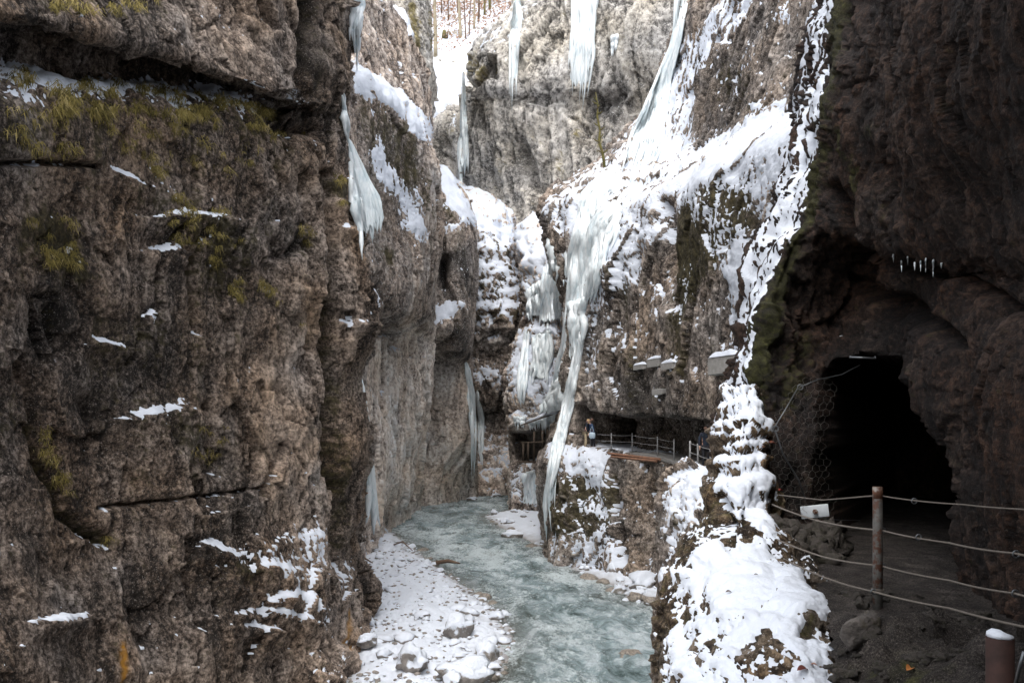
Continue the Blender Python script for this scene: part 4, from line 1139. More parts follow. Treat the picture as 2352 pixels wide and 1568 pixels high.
SH_L = plan([(905, 1222), (940, 1250), (985, 1288), (1080, 1352), (1150, 1405), (1180, 1450), (1172, 1500), (1140, 1568), (1120, 1640)])
BANK_L = SH_L + plan([(760, 1640), (780, 1450), (800, 1290), (850, 1225)])
BANK_F = plan([(1112, 1186), (1140, 1205), (1180, 1228), (1230, 1248), (1268, 1275), (1330, 1275), (1330, 1190), (1180, 1170)])
BANK_R = plan([(1310, 1305), (1370, 1330), (1410, 1345), (1440, 1376), (1500, 1392), (1540, 1400), (1560, 1330), (1400, 1280)])
sd_all = np.maximum.reduce([poly_sd(gx, gy, BANK_L), poly_sd(gx, gy, BANK_F), poly_sd(gx, gy, BANK_R)])
shal = np.exp(-np.clip(-sd_all, 0, None) / 1.1)
o = mesh_np('river', np.stack([gx, gy, WATER + hw.reshape(gx.shape) * np.clip(1 - shal * 0.7, 0, 1)], -1), grid_quads(340, 180)[:, ::-1], M_WATER, None, {'foam_sparkle': fo_, 'shallow': shal})
props(o, 'pale turquoise river rippling down the gorge', None, None, 'structure')
o = mesh_np('river_bed', np.array([(-60, 5, -9.4), (60, 5, -9.4), (60, 260, -9.4), (-60, 260, -9.4)]), np.array([[0, 1, 2, 3]]), M_MID, None, {'tone': np.full(4, 0.5)})
props(o, 'stony bed of the gorge', None, None, 'structure')

# ---- banks with stones
m, nt, bs = new_mat('stone_snowy')
b = NB(nt)
g = b.pos()
pos = g.outputs['Position']
sx = nt.nodes.new('ShaderNodeSeparateXYZ')
b.lk(g.outputs['Normal'], sx.inputs[0])
oi = nt.nodes.new('ShaderNodeObjectInfo')
st_ = b.ramp(b.noise(pos, 5.0, 5, 0.7), [(0.3, (0.13, 0.115, 0.10)), (0.55, (0.30, 0.27, 0.24)), (0.75, (0.46, 0.42, 0.38))])
st_ = b.mix(b.rng(oi.outputs['Random'], 0, 1, 0, 0.55), st_, (0.16, 0.145, 0.135))
sn = b.rng(b.math('ADD', sx.outputs['Z'], b.math('MULTIPLY', b.math('SUBTRACT', b.noise(pos, 4.0, 4, 0.6), 0.5), 0.9)), 0.05, 0.22)
bare = b.attr('bare')
sn2 = b.math('MULTIPLY', sn, b.math('SUBTRACT', 1.0, bare))
c = b.mix(sn2, st_, (0.71, 0.755, 0.83))
b.lk(c, bs.inputs['Base Color'])
bs.inputs['Roughness'].default_value = 0.75
b.lk(b.bump(b.noise(pos, 11.0, 5, 0.65), 0.06, 0.9), bs.inputs['Normal'])
M_STONE = m
M_WET = plain_mat('stone_wet', (0.27, 0.235, 0.195), 0.45, 0, 0.45, 6, (0.10, 0.09, 0.08), (0.5, 0.62), 0.03)


def stone_mesh(seed, sub=2, flat=0.6, rough=0.3):
    bm = bmesh.new()
    bmesh.ops.create_icosphere(bm, subdivisions=sub, radius=1)
    P_ = np.array([v.co[:] for v in bm.verts])
    k = 1 + rough * 0.8 * blocks(P_ * 1.1 + seed * 9.1, seed) + rough * 0.5 * fbm(P_ * 1.3 + seed * 3.7, seed + 3, 2)
    r = np.random.default_rng(seed)
    sc = np.array([1, r.uniform(0.6, 0.95), flat * r.uniform(0.7, 1.15)])
    for v, kk, p in zip(bm.verts, k, P_):
        v.co = Vector(p * kk * sc)
    me = bpy.data.meshes.new('stone')
    bm.to_mesh(me)
    bm.free()
    me.polygons.foreach_set('use_smooth', [True] * len(me.polygons))
    return me


SV = [stone_mesh(k, 2, 0.62, 0.45) for k in range(9)]
for me in SV:
    me.materials.append(M_STONE)
WV = [stone_mesh(k + 40, 2, 0.62, 0.4) for k in range(5)]
for me in WV:
    me.materials.append(M_WET)


def bank(name, poly, x0, x1, y0, y1, nx, ny, top, slope, label, seed):
    gx, gy = np.meshgrid(np.linspace(x0, x1, nx), np.geomspace(y0, y1, ny))
    sd = poly_sd(gx, gy, poly)
    pp = np.stack([gx.ravel(), gy.ravel(), np.zeros(gx.size)], 1)
    h = np.where(sd > 0, top * (1 - np.exp(-sd * slope / top)), sd * 0.35)
    k = np.clip(sd + 0.4, 0, 1)
    h = h + k * (0.16 * fbm(pp / 1.4, seed, 3) + 0.10 * np.abs(fbm(pp / 0.42, seed + 5, 3)) + 0.03 * blocks(pp / 0.3, seed + 9)).reshape(gx.shape)
    h = np.clip(h, -1.2, None)
    bare = np.clip(np.exp(-np.clip(sd, 0, None) / 0.55) + 0.35 * fbm(pp / 0.9, seed + 12, 3).reshape(gx.shape) - 0.12, 0, 1)
    o = mesh_np(name, np.stack([gx, gy, WATER + h], -1), grid_quads(ny, nx)[:, ::-1], M_STONE, None, {'bare': bare})
    props(o, label, None, None, 'structure')

    def hz(x, y):
        s = float(poly_sd(np.array([x]), np.array([y]), poly)[0])
        return (WATER + (top * (1 - math.exp(-s * slope / top)) if s > 0 else s * 0.35)), s
    return o, hz


bk_l, hz_l = bank('gravel_bank', BANK_L, -13, 2.2, 20, 62, 330, 360, 0.75, 0.17, 'snow-covered gravel bank along the left side of the river', 351)
bk_f, hz_f = bank('far_snow_bank', BANK_F, -5, 8, 50, 72, 150, 120, 0.5, 0.3, 'small snowy bank on the right beyond the walkway', 361)
bk_r, hz_r = bank('stone_spit', BANK_R, 2.4, 9.5, 33, 50, 140, 130, 0.6, 0.25, 'stony spit below the right wall', 371)


def put_stone(parent, x, y, z, s, wet=False, i=0):
    me = (WV if wet else SV)[i % (5 if wet else 9)]
    o = bpy.data.objects.new('stone', me)
    o.location = (x, y, z)
    o.scale = (s, s, s * rng.uniform(0.75, 1.15))
    o.rotation_euler = (rng.uniform(-0.25, 0.25), rng.uniform(-0.25, 0.25), rng.uniform(0, 6.28))
    link(o, parent)
    return o


def in_poly(x, y, poly):
    return float(poly_sd(np.array([x]), np.array([y]), poly)[0])


def scatter(parent, poly, hz, n, ybox, smin, smax, edge_bias):
    xs_, ys_ = [p[0] for p in poly], [p[1] for p in poly]
    k = 0
    tries = 0
    while k < n and tries < n * 60:
        tries += 1
        x, y = rng.uniform(min(xs_), max(xs_)), rng.uniform(max(min(ys_), ybox[0]), min(max(ys_), ybox[1]))
        z, s = hz(x, y)
        if s < -0.5 or s > 7:
            continue
        e = math.exp(-max(s, 0) / 1.3)
        if rng.random() > edge_bias * e + (1 - edge_bias):
            continue
        r = smin + (smax - smin) * rng.random() ** 2.5
        put_stone(parent, x, y, z + r * 0.18, r, s < 0.35 and rng.random() < 0.75, k)
        k += 1


scatter(bk_l, BANK_L, hz_l, 265, (23, 52), 0.10, 0.42, 0.55)
scatter(bk_f, BANK_F, hz_f, 60, (50, 72), 0.15, 0.45, 0.8)
scatter(bk_r, BANK_R, hz_r, 80, (33, 50), 0.15, 0.6, 0.6)
# pebbles nobody could count
pv, pf = [], []
icos = bmesh.new(); bmesh.ops.create_icosphere(icos, subdivisions=1, radius=1)
IV = np.array([v.co[:] for v in icos.verts]); IF = np.array([[v.index for v in f.verts] for f in icos.faces]); icos.free()
cnt = 0
while cnt < 1500:
    x, y = rng.uniform(-9, 1.5), 23 + 30 * rng.random() ** 1.6
    z, s = hz_l(x, y)
    if s < -0.45 or s > 5 or rng.random() > 0.3 + 0.7 * math.exp(-abs(s) / 0.8):
        continue
    r = rng.uniform(0.035, 0.11)
    V_ = IV * (1 + 0.25 * nrg.standard_normal((len(IV), 1)) * 0.5) * np.array([r * rng.uniform(0.8, 1.3), r, r * 0.65]) + np.array([x, y, z + r * 0.25])
    pv.append(V_); pf.append(IF + cnt * len(IV)); cnt += 1
o = mesh_np('pebbles', np.concatenate(pv), np.concatenate(pf), M_STONE, bk_l, {'bare': np.repeat(nrg.random(cnt) > 0.55, len(IV)).astype(float)})
o['kind'] = 'stuff'

# boulders one can point at
BM = [stone_mesh(60 + k, 3, 0.75, 0.55) for k in range(8)]
for me in BM:
    me.materials.append(M_STONE)


def boulder(u, v, wpx, hfac, k, label, z=WATER + 0.15, rot=0.0, name='boulder'):
    p = ground(u, v, z)
    r = wpx / 2 / F * p.y
    o = bpy.data.objects.new(name, BM[k % 8])
    o.location = (p.x, p.y + r * 0.4, z + r * hfac * 0.25)
    o.scale = (r, r * 0.9, r * hfac * 1.25)
    o.rotation_euler = (0, 0, rot)
    link(o)
    props(o, label, 'boulder', 'boulders along the river')
    return o


boulder(1068, 1560, 120, 0.75, 0, 'large angular white boulder at the bottom edge of the gravel bank', -7.7, 0.4)
boulder(1118, 1510, 66, 0.9, 1, 'grey boulder at the water edge of the gravel bank', -7.85, 1.2)
boulder(945, 1530, 84, 0.85, 2, 'snow-covered boulder near the bottom of the gravel bank', -7.6, 2.1)
boulder(1052, 1455, 62, 0.9, 3, 'snow-capped grey boulder in the middle of the gravel bank', -7.7, 0.7)
boulder(845, 1476, 44, 0.8, 4, 'dark boulder at the foot of the left wall', -7.5, 0.2)
boulder(1040, 1568, 60, 0.7, 5, 'low snowy boulder beside the large angular boulder', -7.6, 1.9)
boulder(1425, 1362, 42, 0.9, 6, 'snow-capped rock standing in the river off the stone spit', WATER, 0.9)
boulder(1462, 1372, 46, 0.8, 7, 'snow-streaked rock in the river nearest the stone spit', WATER, 2.5)
boulder(1420, 1322, 58, 0.9, 1, 'grey rounded rock with snow at the foot of the right wall', WATER + 0.1, 2.0)
boulder(1480, 1350, 66, 0.8, 2, 'pale rock of the stone spit under the right wall', WATER + 0.2, 0.6)
boulder(1178, 1232, 40, 0.5, 3, 'dark flat rock at the tip of the far snowy bank', WATER + 0.1, 0.1)
_wb = boulder(1450, 1510, 56, 0.45, 4, 'dark rock just breaking the river surface near the mound', WATER - 0.05, 0.1)
_wb.data = _wb.data.copy(); _wb.data.materials.clear(); _wb.data.materials.append(M_WET)
boulder(1085, 1148, 24, 0.6, 5, 'small rock at the foot of the third left wall', WATER + 0.1, 0.3)
boulder(1140, 1140, 30, 0.5, 6, 'dark rock in the river at the bend', WATER + 0.05, 1.3)

# ================================================================== ice
M_ICE = ice_mat('ice_pale')
M_ICEW = ice_mat('ice_white', (0.80, 0.86, 0.88), 0.35, (0.60, 0.70, 0.74))


bpy.context.view_layer.update()
DG = bpy.context.evaluated_depsgraph_get()


def rock_hit(u, v, dmin=0.0, dmax=1e9):
    """first rock surface beyond dmin on the sight line through (u, v): (depth, normal) or None"""
    dr = P(u, v, 1.0).normalized()
    org = dr * max(dmin / dr.y, 0.01)
    ok, loc, nor, idx, ob, mx = scene.ray_cast(DG, org, dr)
    if not ok or loc.y > dmax:
        return None
    return loc.y, nor


def lerp_path(pts, t):
    n = len(pts) - 1
    x = min(max(t, 0), 1) * n
    k = min(int(x), n - 1)
    f = x - k
    a, b_ = pts[k], pts[k + 1]
    return tuple(a[i] + (b_[i] - a[i]) * f for i in range(len(a)))


def strand(pts, radii, seed, mat, parent, org, n=8):
    mb = MB(org)
    mb.tube(pts, radii, n=n)
    v = np.array([p[:] for p in mb.v])
    r = float(max(radii))
    c = fbm((v + np.array(org)) * np.array([1, 1, 0.45]) / (r * 1.3 + 1e-6), seed, 3, 0.6)
    ctr = np.repeat(np.array([(Vector(p) - Vector(org))[:] for p in pts]), n, axis=0)
    v = ctr + (v - ctr) * (1 + 0.6 * c)[:, None]
    mb.v = [Vector(p) for p in v]
    return mb.build('icicle', mat, parent)


def icefall(label, left, right, n, fat=1.0, tip=0.5, t1=(0.75, 1.0), t0=(0, 0.06), seed=1, mat=None, out=0.3, name='icefall', seg=13, wig=0.7, sheet=True, group='icefalls and icicles in the gorge'):
    r = random.Random(seed)
    L, R_ = [P(*p) for p in left], [P(*p) for p in right]
    org = L[0].lerp(R_[0], 0.5)
    root = empty(name, org)
    props(root, label, 'icefall' if name == 'icefall' else 'icicles', group)
    mat = mat or M_ICE
    if sheet:
        ns, nt_ = n * 4, 34
        Lt, Rt = [p[:] for p in L], [p[:] for p in R_]
        g = np.zeros((nt_, ns, 3))
        for j in range(ns):
            s = j / (ns - 1)
            tend = 0.80 + 0.14 * math.sin(j * 1.9 + seed) + 0.06 * r.uniform(-1, 1)
            dprev = None
            for i in range(nt_):
                t = i / (nt_ - 1) * tend
                p = Vector(lerp_path(Lt, t)).lerp(Vector(lerp_path(Rt, t)), s)
                u_, v_ = CU + p.x / p.y * F, CV - p.z / p.y * F
                hh = rock_hit(u_, v_, p.y * 0.87, p.y * 1.13)
                dd = hh[0] if hh else p.y
                if dprev is not None and dd > dprev + 0.02 * p.y * 0.12:
                    dd = dprev + 0.02 * p.y * 0.12
                dprev = dd
                g[i, j] = P(u_, v_, dd)
        g = blur(g, 2)
        w = float(np.linalg.norm(g[nt_ // 2, 0] - g[nt_ // 2, -1]))
        gp = g.reshape(-1, 3) * np.array([1, 1, 0.14]) / (w / n * 1.1)
        fl = (0.5 * np.abs(fbm(gp, seed + 5, 3)) + 0.35 * fbm(g.reshape(-1, 3) / (w * 0.25), seed + 6, 2)).reshape(nt_, ns)
        edge = np.sin(np.pi * np.linspace(0, 1, ns)) ** 0.5
        g[..., 1] -= (0.10 + w / n * 0.9 * fl + 0.05 * w) * edge[None, :] - 0.12 * (1 - edge[None, :])
        mesh_np('ice_sheet', g, grid_quads(nt_, ns), mat, root)
    for k in range(n):
        s = (k + 0.5 + r.uniform(-0.35, 0.35)) / n
        a, e = r.uniform(*t0), r.uniform(*t1)
        pts, rad = [], []
        ph = r.uniform(0.75, 1.35)
        for i in range(seg):
            f = i / (seg - 1)
            t = a + (e - a) * f
            pl, pr_ = Vector(lerp_path([p[:] for p in L], t)), Vector(lerp_path([p[:] for p in R_], t))
            w = (pr_ - pl).length
            p = pl.lerp(pr_, min(1, max(0, s + wig / n * math.sin(t * 9 + k * 2.4 + seed))))
            q = fat * ph * (w / n * 0.95 + 0.02)
            # lie on the rock, or hang free below a lip
            u_, v_ = CU + p.x / p.y * F, CV - p.z / p.y * F
            hh = rock_hit(u_, v_, p.y * 0.87, p.y * 1.13)
            dd = hh[0] if hh else p.y
            if i > 0 and dd > dprev + 0.05 * p.y * 0.12:
                dd = dprev + 0.05 * p.y * 0.12
            dprev = dd
            p = P(u_, v_, dd - q * 0.5 - out * 0.3)
            pts.append(p)
            taper = 1.0 if f < 1 - tip else max(0.03, (1 - f) / tip)
            rad.append(q * (taper ** 0.8) * r.uniform(0.85, 1.15) * (0.55 if i == 0 else 1))
        strand(pts, rad, seed * 31 + k, mat, root, (0, 0, 0))
    for c_ in list(root.children):
        c_.location = -org
    return root


icefall('narrow icefall at the top right edge of the near left wall', [(806, -10, 33), (802, 60, 33), (805, 120, 33)], [(834, -10, 33), (830, 60, 33), (822, 175, 33)], 7, 1.0, 0.7, (0.55, 1.0), seed=11)
icefall('thin ice streak on the left wall edge above the ice tongue', [(785, 215, 31), (788, 270, 31), (796, 330, 31)], [(790, 215, 31), (795, 280, 31), (802, 335, 31)], 2, 1.2, 0.5, (0.9, 1.0), seed=12, sheet=False)
icefall('broad ice tongue with fringe hanging at the near left wall edge', [(800, 325, 31.5), (802, 400, 31.3), (808, 470, 31), (824, 540, 31), (829, 605, 31)], [(808, 325, 31.5), (842, 400, 31.3), (868, 450, 31), (878, 500, 31), (878, 530, 31)], 15, 1.05, 0.35, (0.72, 1.0), seed=13, mat=M_ICEW)
icefall('wavy ice ribbon low on the left walls', [(818, 850, 38), (824, 930, 38), (834, 1010, 38), (843, 1085, 38), (838, 1180, 38), (832, 1240, 39)], [(828, 850, 38), (840, 930, 38), (850, 1010, 38), (858, 1085, 38), (868, 1180, 38), (880, 1240, 39)], 5, 1.0, 0.2, (0.85, 1.0), seed=14, mat=M_ICEW)
icefall('pillar of ice dropping behind the snowy dome', [(1062, 170, 106), (1058, 285, 106), (1054, 330, 106), (1052, 440, 106)], [(1067, 170, 106), (1072, 285, 106), (1077, 330, 106), (1074, 445, 106)], 5, 1.0, 0.15, (0.85, 1.0), seed=15, mat=M_ICEW)
icefall('long icefall on the upper left of the grey back wall', [(1182, 0, 97), (1180, 40, 97), (1170, 90, 97), (1170, 180, 97), (1174, 260, 97)], [(1196, 0, 97), (1198, 40, 97), (1194, 90, 97), (1190, 180, 97), (1182, 260, 97)], 7, 1.1, 0.5, (0.7, 1.0), seed=16, mat=M_ICEW)
icefall('widest hanging icefall high on the grey back wall', [(1318, -40, 90), (1312, 60, 90), (1306, 150, 90), (1308, 275, 90)], [(1374, -40, 90), (1368, 60, 90), (1362, 140, 90), (1350, 245, 90)], 13, 1.0, 0.5, (0.62, 1.0), seed=17, mat=M_ICEW)
icefall('small hanging icicles right of the widest icefall', [(1404, 78, 89), (1404, 150, 89)], [(1420, 78, 89), (1414, 120, 89)], 4, 0.9, 0.8, (0.6, 1.0), seed=18, name='icicle_cluster', wig=0.0, sheet=False)
icefall('tall main icefall pouring off the right wall', [(1553, -40, 60), (1545, 90, 60), (1500, 200, 59), (1474, 260, 58), (1444, 320, 57), (1418, 428, 55.5)], [(1586, -40, 60), (1566, 90, 60), (1542, 180, 59), (1535, 250, 57), (1520, 330, 56), (1482, 428, 54.5)], 22, 1.0, 0.12, (0.8, 1.0), seed=19, out=0.5, mat=M_ICEW, seg=16)
icefall('stepped ice apron left of the main icefall foot', [(1392, 385, 58), (1340, 440, 56), (1326, 480, 55.5), (1318, 540, 55)], [(1424, 385, 58), (1420, 440, 56), (1410, 480, 54.5), (1400, 530, 54)], 16, 1.0, 0.3, (0.75, 1.0), seed=20, out=0.5, mat=M_ICEW)
icefall('broad ice sheet joining the main icefall to the lower curtain', [(1420, 420, 55.5), (1390, 470, 54), (1350, 520, 53), (1330, 590, 52)], [(1480, 425, 54), (1450, 480, 52), (1420, 530, 51), (1392, 600, 50.5)], 16, 1.0, 0.25, (0.7, 1.0), seed=33, out=0.5, mat=M_ICEW)
icefall('lower ice curtain below the main icefall', [(1326, 500, 54), (1310, 580, 53), (1302, 680, 53), (1296, 760, 53)], [(1404, 500, 52), (1392, 580, 51), (1380, 640, 51), (1362, 705, 51)], 22, 1.05, 0.4, (0.6, 1.0), seed=21, out=0.7, mat=M_ICEW)
icefall('short ice drape just above the pale drapery', [(1214, 660, 74), (1210, 700, 74), (1206, 750, 74)], [(1246, 640, 73), (1244, 700, 73), (1240, 740, 73)], 8, 1.0, 0.4, (0.6, 1.0), seed=41, out=0.8, mat=M_ICEW)
icefall('ice strips over the snowy shoulder of the icy rock', [(1226, 770, 73), (1222, 830, 72.5), (1214, 890, 72)], [(1268, 755, 71), (1266, 830, 70.5), (1258, 900, 70)], 9, 0.8, 0.5, (0.5, 1.0), seed=42, out=0.8, mat=M_ICEW)
icefall('slender ice columns right above the long ice ribbon', [(1312, 690, 54), (1308, 770, 53), (1304, 860, 52)], [(1348, 680, 52), (1340, 760, 51.5), (1334, 840, 51)], 8, 0.9, 0.5, (0.55, 1.0), seed=43, out=0.6, mat=M_ICEW)
icefall('pale ice drapery left of the lower curtain', [(1250, 610, 70), (1242, 690, 70), (1238, 770, 70)], [(1292, 580, 70), (1290, 690, 70), (1286, 760, 70)], 13, 1.05, 0.35, (0.7, 1.0), seed=22, out=0.8)
icefall('ice drapery under the snow apron at the left end of the cascade', [(1268, 520, 62), (1262, 590, 61), (1258, 650, 61)], [(1324, 515, 58), (1312, 590, 57), (1306, 670, 57)], 13, 1.0, 0.5, (0.55, 1.0), seed=34, out=0.6, mat=M_ICEW)
icefall('snowy ice apron spreading above the plank roof', [(1282, 880, 62), (1262, 920, 62), (1236, 955, 62)], [(1312, 850, 57), (1300, 910, 57), (1288, 948, 58)], 12, 1.0, 0.3, (0.7, 1.0), seed=35, out=0.6, mat=M_ICEW)
icefall('ice column hanging between curtain and icy rock', [(1296, 690, 60), (1294, 780, 60), (1274, 860, 59), (1268, 905, 59)], [(1312, 690, 60), (1308, 780, 59), (1300, 850, 58), (1296, 880, 58)], 7, 1.1, 0.3, (0.75, 1.0), seed=23, out=0.6)
icefall('long ice ribbon running down to the river beside the walkway rock', [(1328, 740, 51), (1308, 850, 50), (1290, 940, 49.5), (1268, 1040, 49), (1252, 1140, 48), (1246, 1262, 47.5)], [(1350, 740, 51), (1332, 850, 50), (1314, 940, 49.5), (1290, 1040, 49), (1268, 1140, 47.5), (1284, 1268, 47)], 9, 1.1, 0.15, (0.6, 1.0), t0=(0, 0.35), seed=24, out=0.5, mat=M_ICEW, seg=22)
icefall('ice pillar on the left side of the icy rock', [(1206, 755, 74), (1196, 830, 73), (1190, 900, 72), (1186, 945, 72)], [(1216, 755, 74), (1214, 830, 73), (1208, 900, 72), (1204, 950, 72)], 5, 1.1, 0.3, (0.8, 1.0), seed=25, out=0.8)
icefall('left one of two ice columns at the river bend', [(1066, 835, 82), (1074, 900, 82), (1080, 1000, 82), (1082, 1100, 82)], [(1072, 830, 82), (1090, 900, 82), (1092, 1000, 82), (1090, 1100, 82)], 4, 0.9, 0.2, (0.85, 1.0), seed=26, out=0.6, mat=M_ICEW)
icefall('right one of two ice columns at the river bend', [(1092, 900, 84), (1099, 960, 84), (1100, 1020, 84), (1102, 1085, 84)], [(1098, 895, 84), (1109, 960, 84), (1110, 1020, 84), (1110, 1085, 84)], 3, 1.0, 0.25, (0.85, 1.0), seed=31, out=0.6, mat=M_ICEW)
icefall('fringe of icicles under the plank roof of the far gallery', [(1212, 968, 68), (1216, 990, 68)], [(1280, 944, 66), (1276, 1000, 66)], 14, 0.9, 0.9, (0.5, 1.0), seed=27, out=0.1, name='icicle_cluster', wig=0.0, sheet=False)
icefall('icicles under the small snowy ledge of the icy rock', [(1180, 955, 71), (1184, 985, 71)], [(1206, 955, 71), (1204, 1000, 71)], 6, 0.9, 0.8, (0.6, 1.0), seed=28, out=0.3, name='icicle_cluster', wig=0.0, sheet=False)
icefall('frozen spray of ice low on the icy rock pier', [(1206, 1082, 70.5), (1204, 1130, 70), (1200, 1172, 69.5)], [(1240, 1082, 69.5), (1238, 1130, 69), (1232, 1176, 69)], 7, 0.9, 0.5, (0.6, 1.0), seed=29, out=0.5)
icefall('sparse thin icicles under the lip of the dark overhang', [(2044, 578, 9.3), (2046, 636, 9.3)], [(2172, 600, 8.2), (2170, 640, 8.2)], 8, 0.07, 1.0, (0.4, 1.0), t0=(0, 0.3), seed=30, out=0.05, name='icicle_cluster', wig=0.0, sheet=False)

# ================================================================== things
M_CONC = plain_mat('concrete', (0.30, 0.29, 0.275), 0.85, 0, 0.2, 6, (0.25, 0.24, 0.22), (0.5, 0.7), 0.01)
M_RUST = plain_mat('rusty_steel', (0.13, 0.055, 0.03), 0.8, 0.2, 0.5, 12, (0.30, 0.27, 0.24), (0.52, 0.62), 0.004)
M_RUSTB = plain_mat('rusty_beam', (0.20, 0.10, 0.06), 0.8, 0.0, 0.4, 4)
M_POSTP = plain_mat('peeling_post_paint', (0.12, 0.115, 0.105), 0.6, 0.2, 0.35, 14, (0.085, 0.035, 0.02), (0.50, 0.57), 0.006)
M_GALV = plain_mat('galvanised_steel', (0.16, 0.17, 0.18), 0.4, 0.7, 0.2, 15)
M_GALVL = plain_mat('grey_rail_paint', (0.30, 0.30, 0.30), 0.55, 0.0, 0.25, 8)
M_ROPE = plain_mat('weathered_rope', (0.15, 0.13, 0.11), 0.9, 0, 0.35, 60, None, bump=0.002)
M_WIRE = plain_mat('netting_wire', (0.24, 0.225, 0.205), 0.5, 0.6, 0.3, 20)
M_TIMBER = plain_mat('dark_timber', (0.07, 0.05, 0.035), 0.85, 0, 0.4, 5)
M_PLATE = plain_mat('white_painted_steel', (0.75, 0.80, 0.84), 0.5, 0.0, 0.1, 8)


def at(u, v, d0, off=0.0, tol=0.2):
    h = rock_hit(u, v, d0 * (1 - tol), d0 * (1 + tol))
    return P(u, v, (h[0] if h else d0) - off)


def rope_pts(a, b_, sag, n=14):
    a, b_ = Vector(a), Vector(b_)
    return [a.lerp(b_, i / n) - Vector((0, 0, sag * 4 * (i / n) * (1 - i / n))) for i in range(n + 1)]


# ---- walkway deck in the gallery, beams and railing
wk = [(1330, 1032, 47.2), (1400, 1034, 44.6), (1455, 1039, 42.2), (1510, 1047, 39.2), (1560, 1060, 36.2), (1610, 1077, 33.0), (1660, 1096, 30.4)]
wp3 = [P(*p) for p in wk]
root = empty('walkway', wp3[1])
props(root, 'narrow walkway deck carried on rusty beams in the right wall gallery', 'walkway')
mb = MB(wp3[1])
for k in range(len(wp3) - 1):
    a, c = wp3[k], wp3[k + 1]
    t = (c - a); t.z = 0; t.normalize()
    nrm = Vector((-t.y, t.x, 0))
    if nrm.x < 0: nrm = -nrm
    b0 = len(mb.v)
    for p in (a, c):
        q = p - mb.o
        for w_, z_ in ((-0.08, 0.0), (2.6, 0.0), (2.6, -0.16), (-0.08, -0.16)):
            mb.v.append(q + nrm * w_ + Vector((0, 0, z_)))
    for i in range(4):
        j = (i + 1) % 4
        mb.f.append((b0 + i, b0 + j, b0 + 4 + j, b0 + 4 + i))
    mb.f.append((b0, b0 + 1, b0 + 2, b0 + 3)[::-1])
    mb.f.append((b0 + 4, b0 + 5, b0 + 6, b0 + 7))
mb.build('deck', M_CONC, root, False)
for (p0, p1) in (((1398, 1041, 43.6), (1516, 1055, 38.0)), ((1404, 1048, 43.2), (1508, 1059, 38.2))):
    m_ = MB(wp3[1])
    a, c = P(*p0), P(*p1)
    m_.tube([a, c], 0.075, 4)
    m_.build('beam', M_RUSTB, root, False)

posts = [(1356, 990, 1030, 46.6), (1404, 994, 1033, 44.3), (1452, 994, 1037, 42.2), (1510, 1002, 1045, 39.1), (1548, 1008, 1055, 36.8)]
def railing(label, posts, wires, mat, rad):
    base = P(posts[0][0], posts[0][2], posts[0][3])
    root = empty('railing', base)
    props(root, label, 'railing')
    tops = []
    for (u, v0, v1, d) in posts:
        t_, b_ = P(u, v0, d), P(u, v1 + 3, d)
        b_.x, b_.y = t_.x, t_.y
        MB(base).tube([b_, t_], rad, 8).build('post', mat, root)
        tops.append((t_, b_))
    for f in wires:
        pts = []
        for k in range(len(tops) - 1):
            a = tops[k][0].lerp(tops[k][1], f)
            c = tops[k + 1][0].lerp(tops[k + 1][1], f)
            pts += rope_pts(a, c, 0.02, 4)[:-1]
        pts.append(tops[-1][0].lerp(tops[-1][1], f))
        MB(base).tube(pts, rad * 0.36, 5).build('wire', mat, root)
    return root
railing('grey wire railing along the gallery walkway beside the couple', posts, (0.12, 0.45, 0.78), M_GALVL, 0.030)
railing('pale post-and-wire railing at the near end of the gallery', [(1585, 1012, 1070, 33.4), (1603, 1018, 1078, 32.4), (1632, 1026, 1092, 31.2)], (0.08, 0.42, 0.74), M_GALVL, 0.042)

# ---- concrete brackets in the right wall
def wedge(u, v, w, h, d0, dep, label, slant=0.0, snow_h=0.0, yaw=0.5):
    p = at(u, v, d0, 0.0, 0.1)
    W_, H_ = w / F * p.y, h / F * p.y
    root = empty('concrete_block', p)
    props(root, label, 'concrete block', 'concrete blocks set in the right wall')
    root.rotation_euler = (0, 0, yaw)
    mb = MB()
    prof = [(-W_ / 2, -H_ / 2), (W_ / 2, -H_ / 2 + slant * H_), (W_ / 2, H_ / 2), (-W_ / 2, H_ / 2)]
    for y in (-dep * 0.55, dep):
        for (x, z) in prof:
            mb.v.append(Vector((x, y, z)))
    mb.f = [(0, 1, 2, 3), (7, 6, 5, 4), (0, 4, 5, 1), (1, 5, 6, 2), (2, 6, 7, 3), (3, 7, 4, 0)]
    ob = mb.build('block', M_CONC, root, False)
    bv = ob.modifiers.new('bevel', 'BEVEL'); bv.width = min(W_, H_) * 0.05; bv.segments = 1
    if snow_h:
        bm = bmesh.new()
        bmesh.ops.create_grid(bm, x_segments=14, y_segments=10, size=1)
        vv = np.array([q.co[:] for q in bm.verts])
        ht = snow_h * np.clip((1 - np.abs(vv[:, 0]) ** 3) * (1 - np.abs(vv[:, 1]) ** 3), 0, 1) ** 0.5 * (1 + 0.5 * fbm(vv * 2 + u, 5, 2))
        for q, hh in zip(bm.verts, ht):
            q.co = Vector((q.co.x * W_ * 0.53, dep * 0.2 + q.co.y * dep * 0.8, H_ / 2 - 0.01 + hh))
        me = bpy.data.meshes.new('snow'); bm.to_mesh(me); bm.free()
        me.polygons.foreach_set('use_smooth', [True] * len(me.polygons))
        me.materials.append(M_SNOWF)
        so = link(bpy.data.objects.new('snow_cap', me), root)
    return root
wedge(1690, 838, 58, 42, 27.3, 1.1, 'largest concrete block, white-topped with snow, beside the rim of the dark overhang', 0.0, 0.22, 0.35)
wedge(1478, 843, 22, 12, 40, 0.7, 'leftmost small concrete block on the right wall', 0.4, 0.12, 0.3)
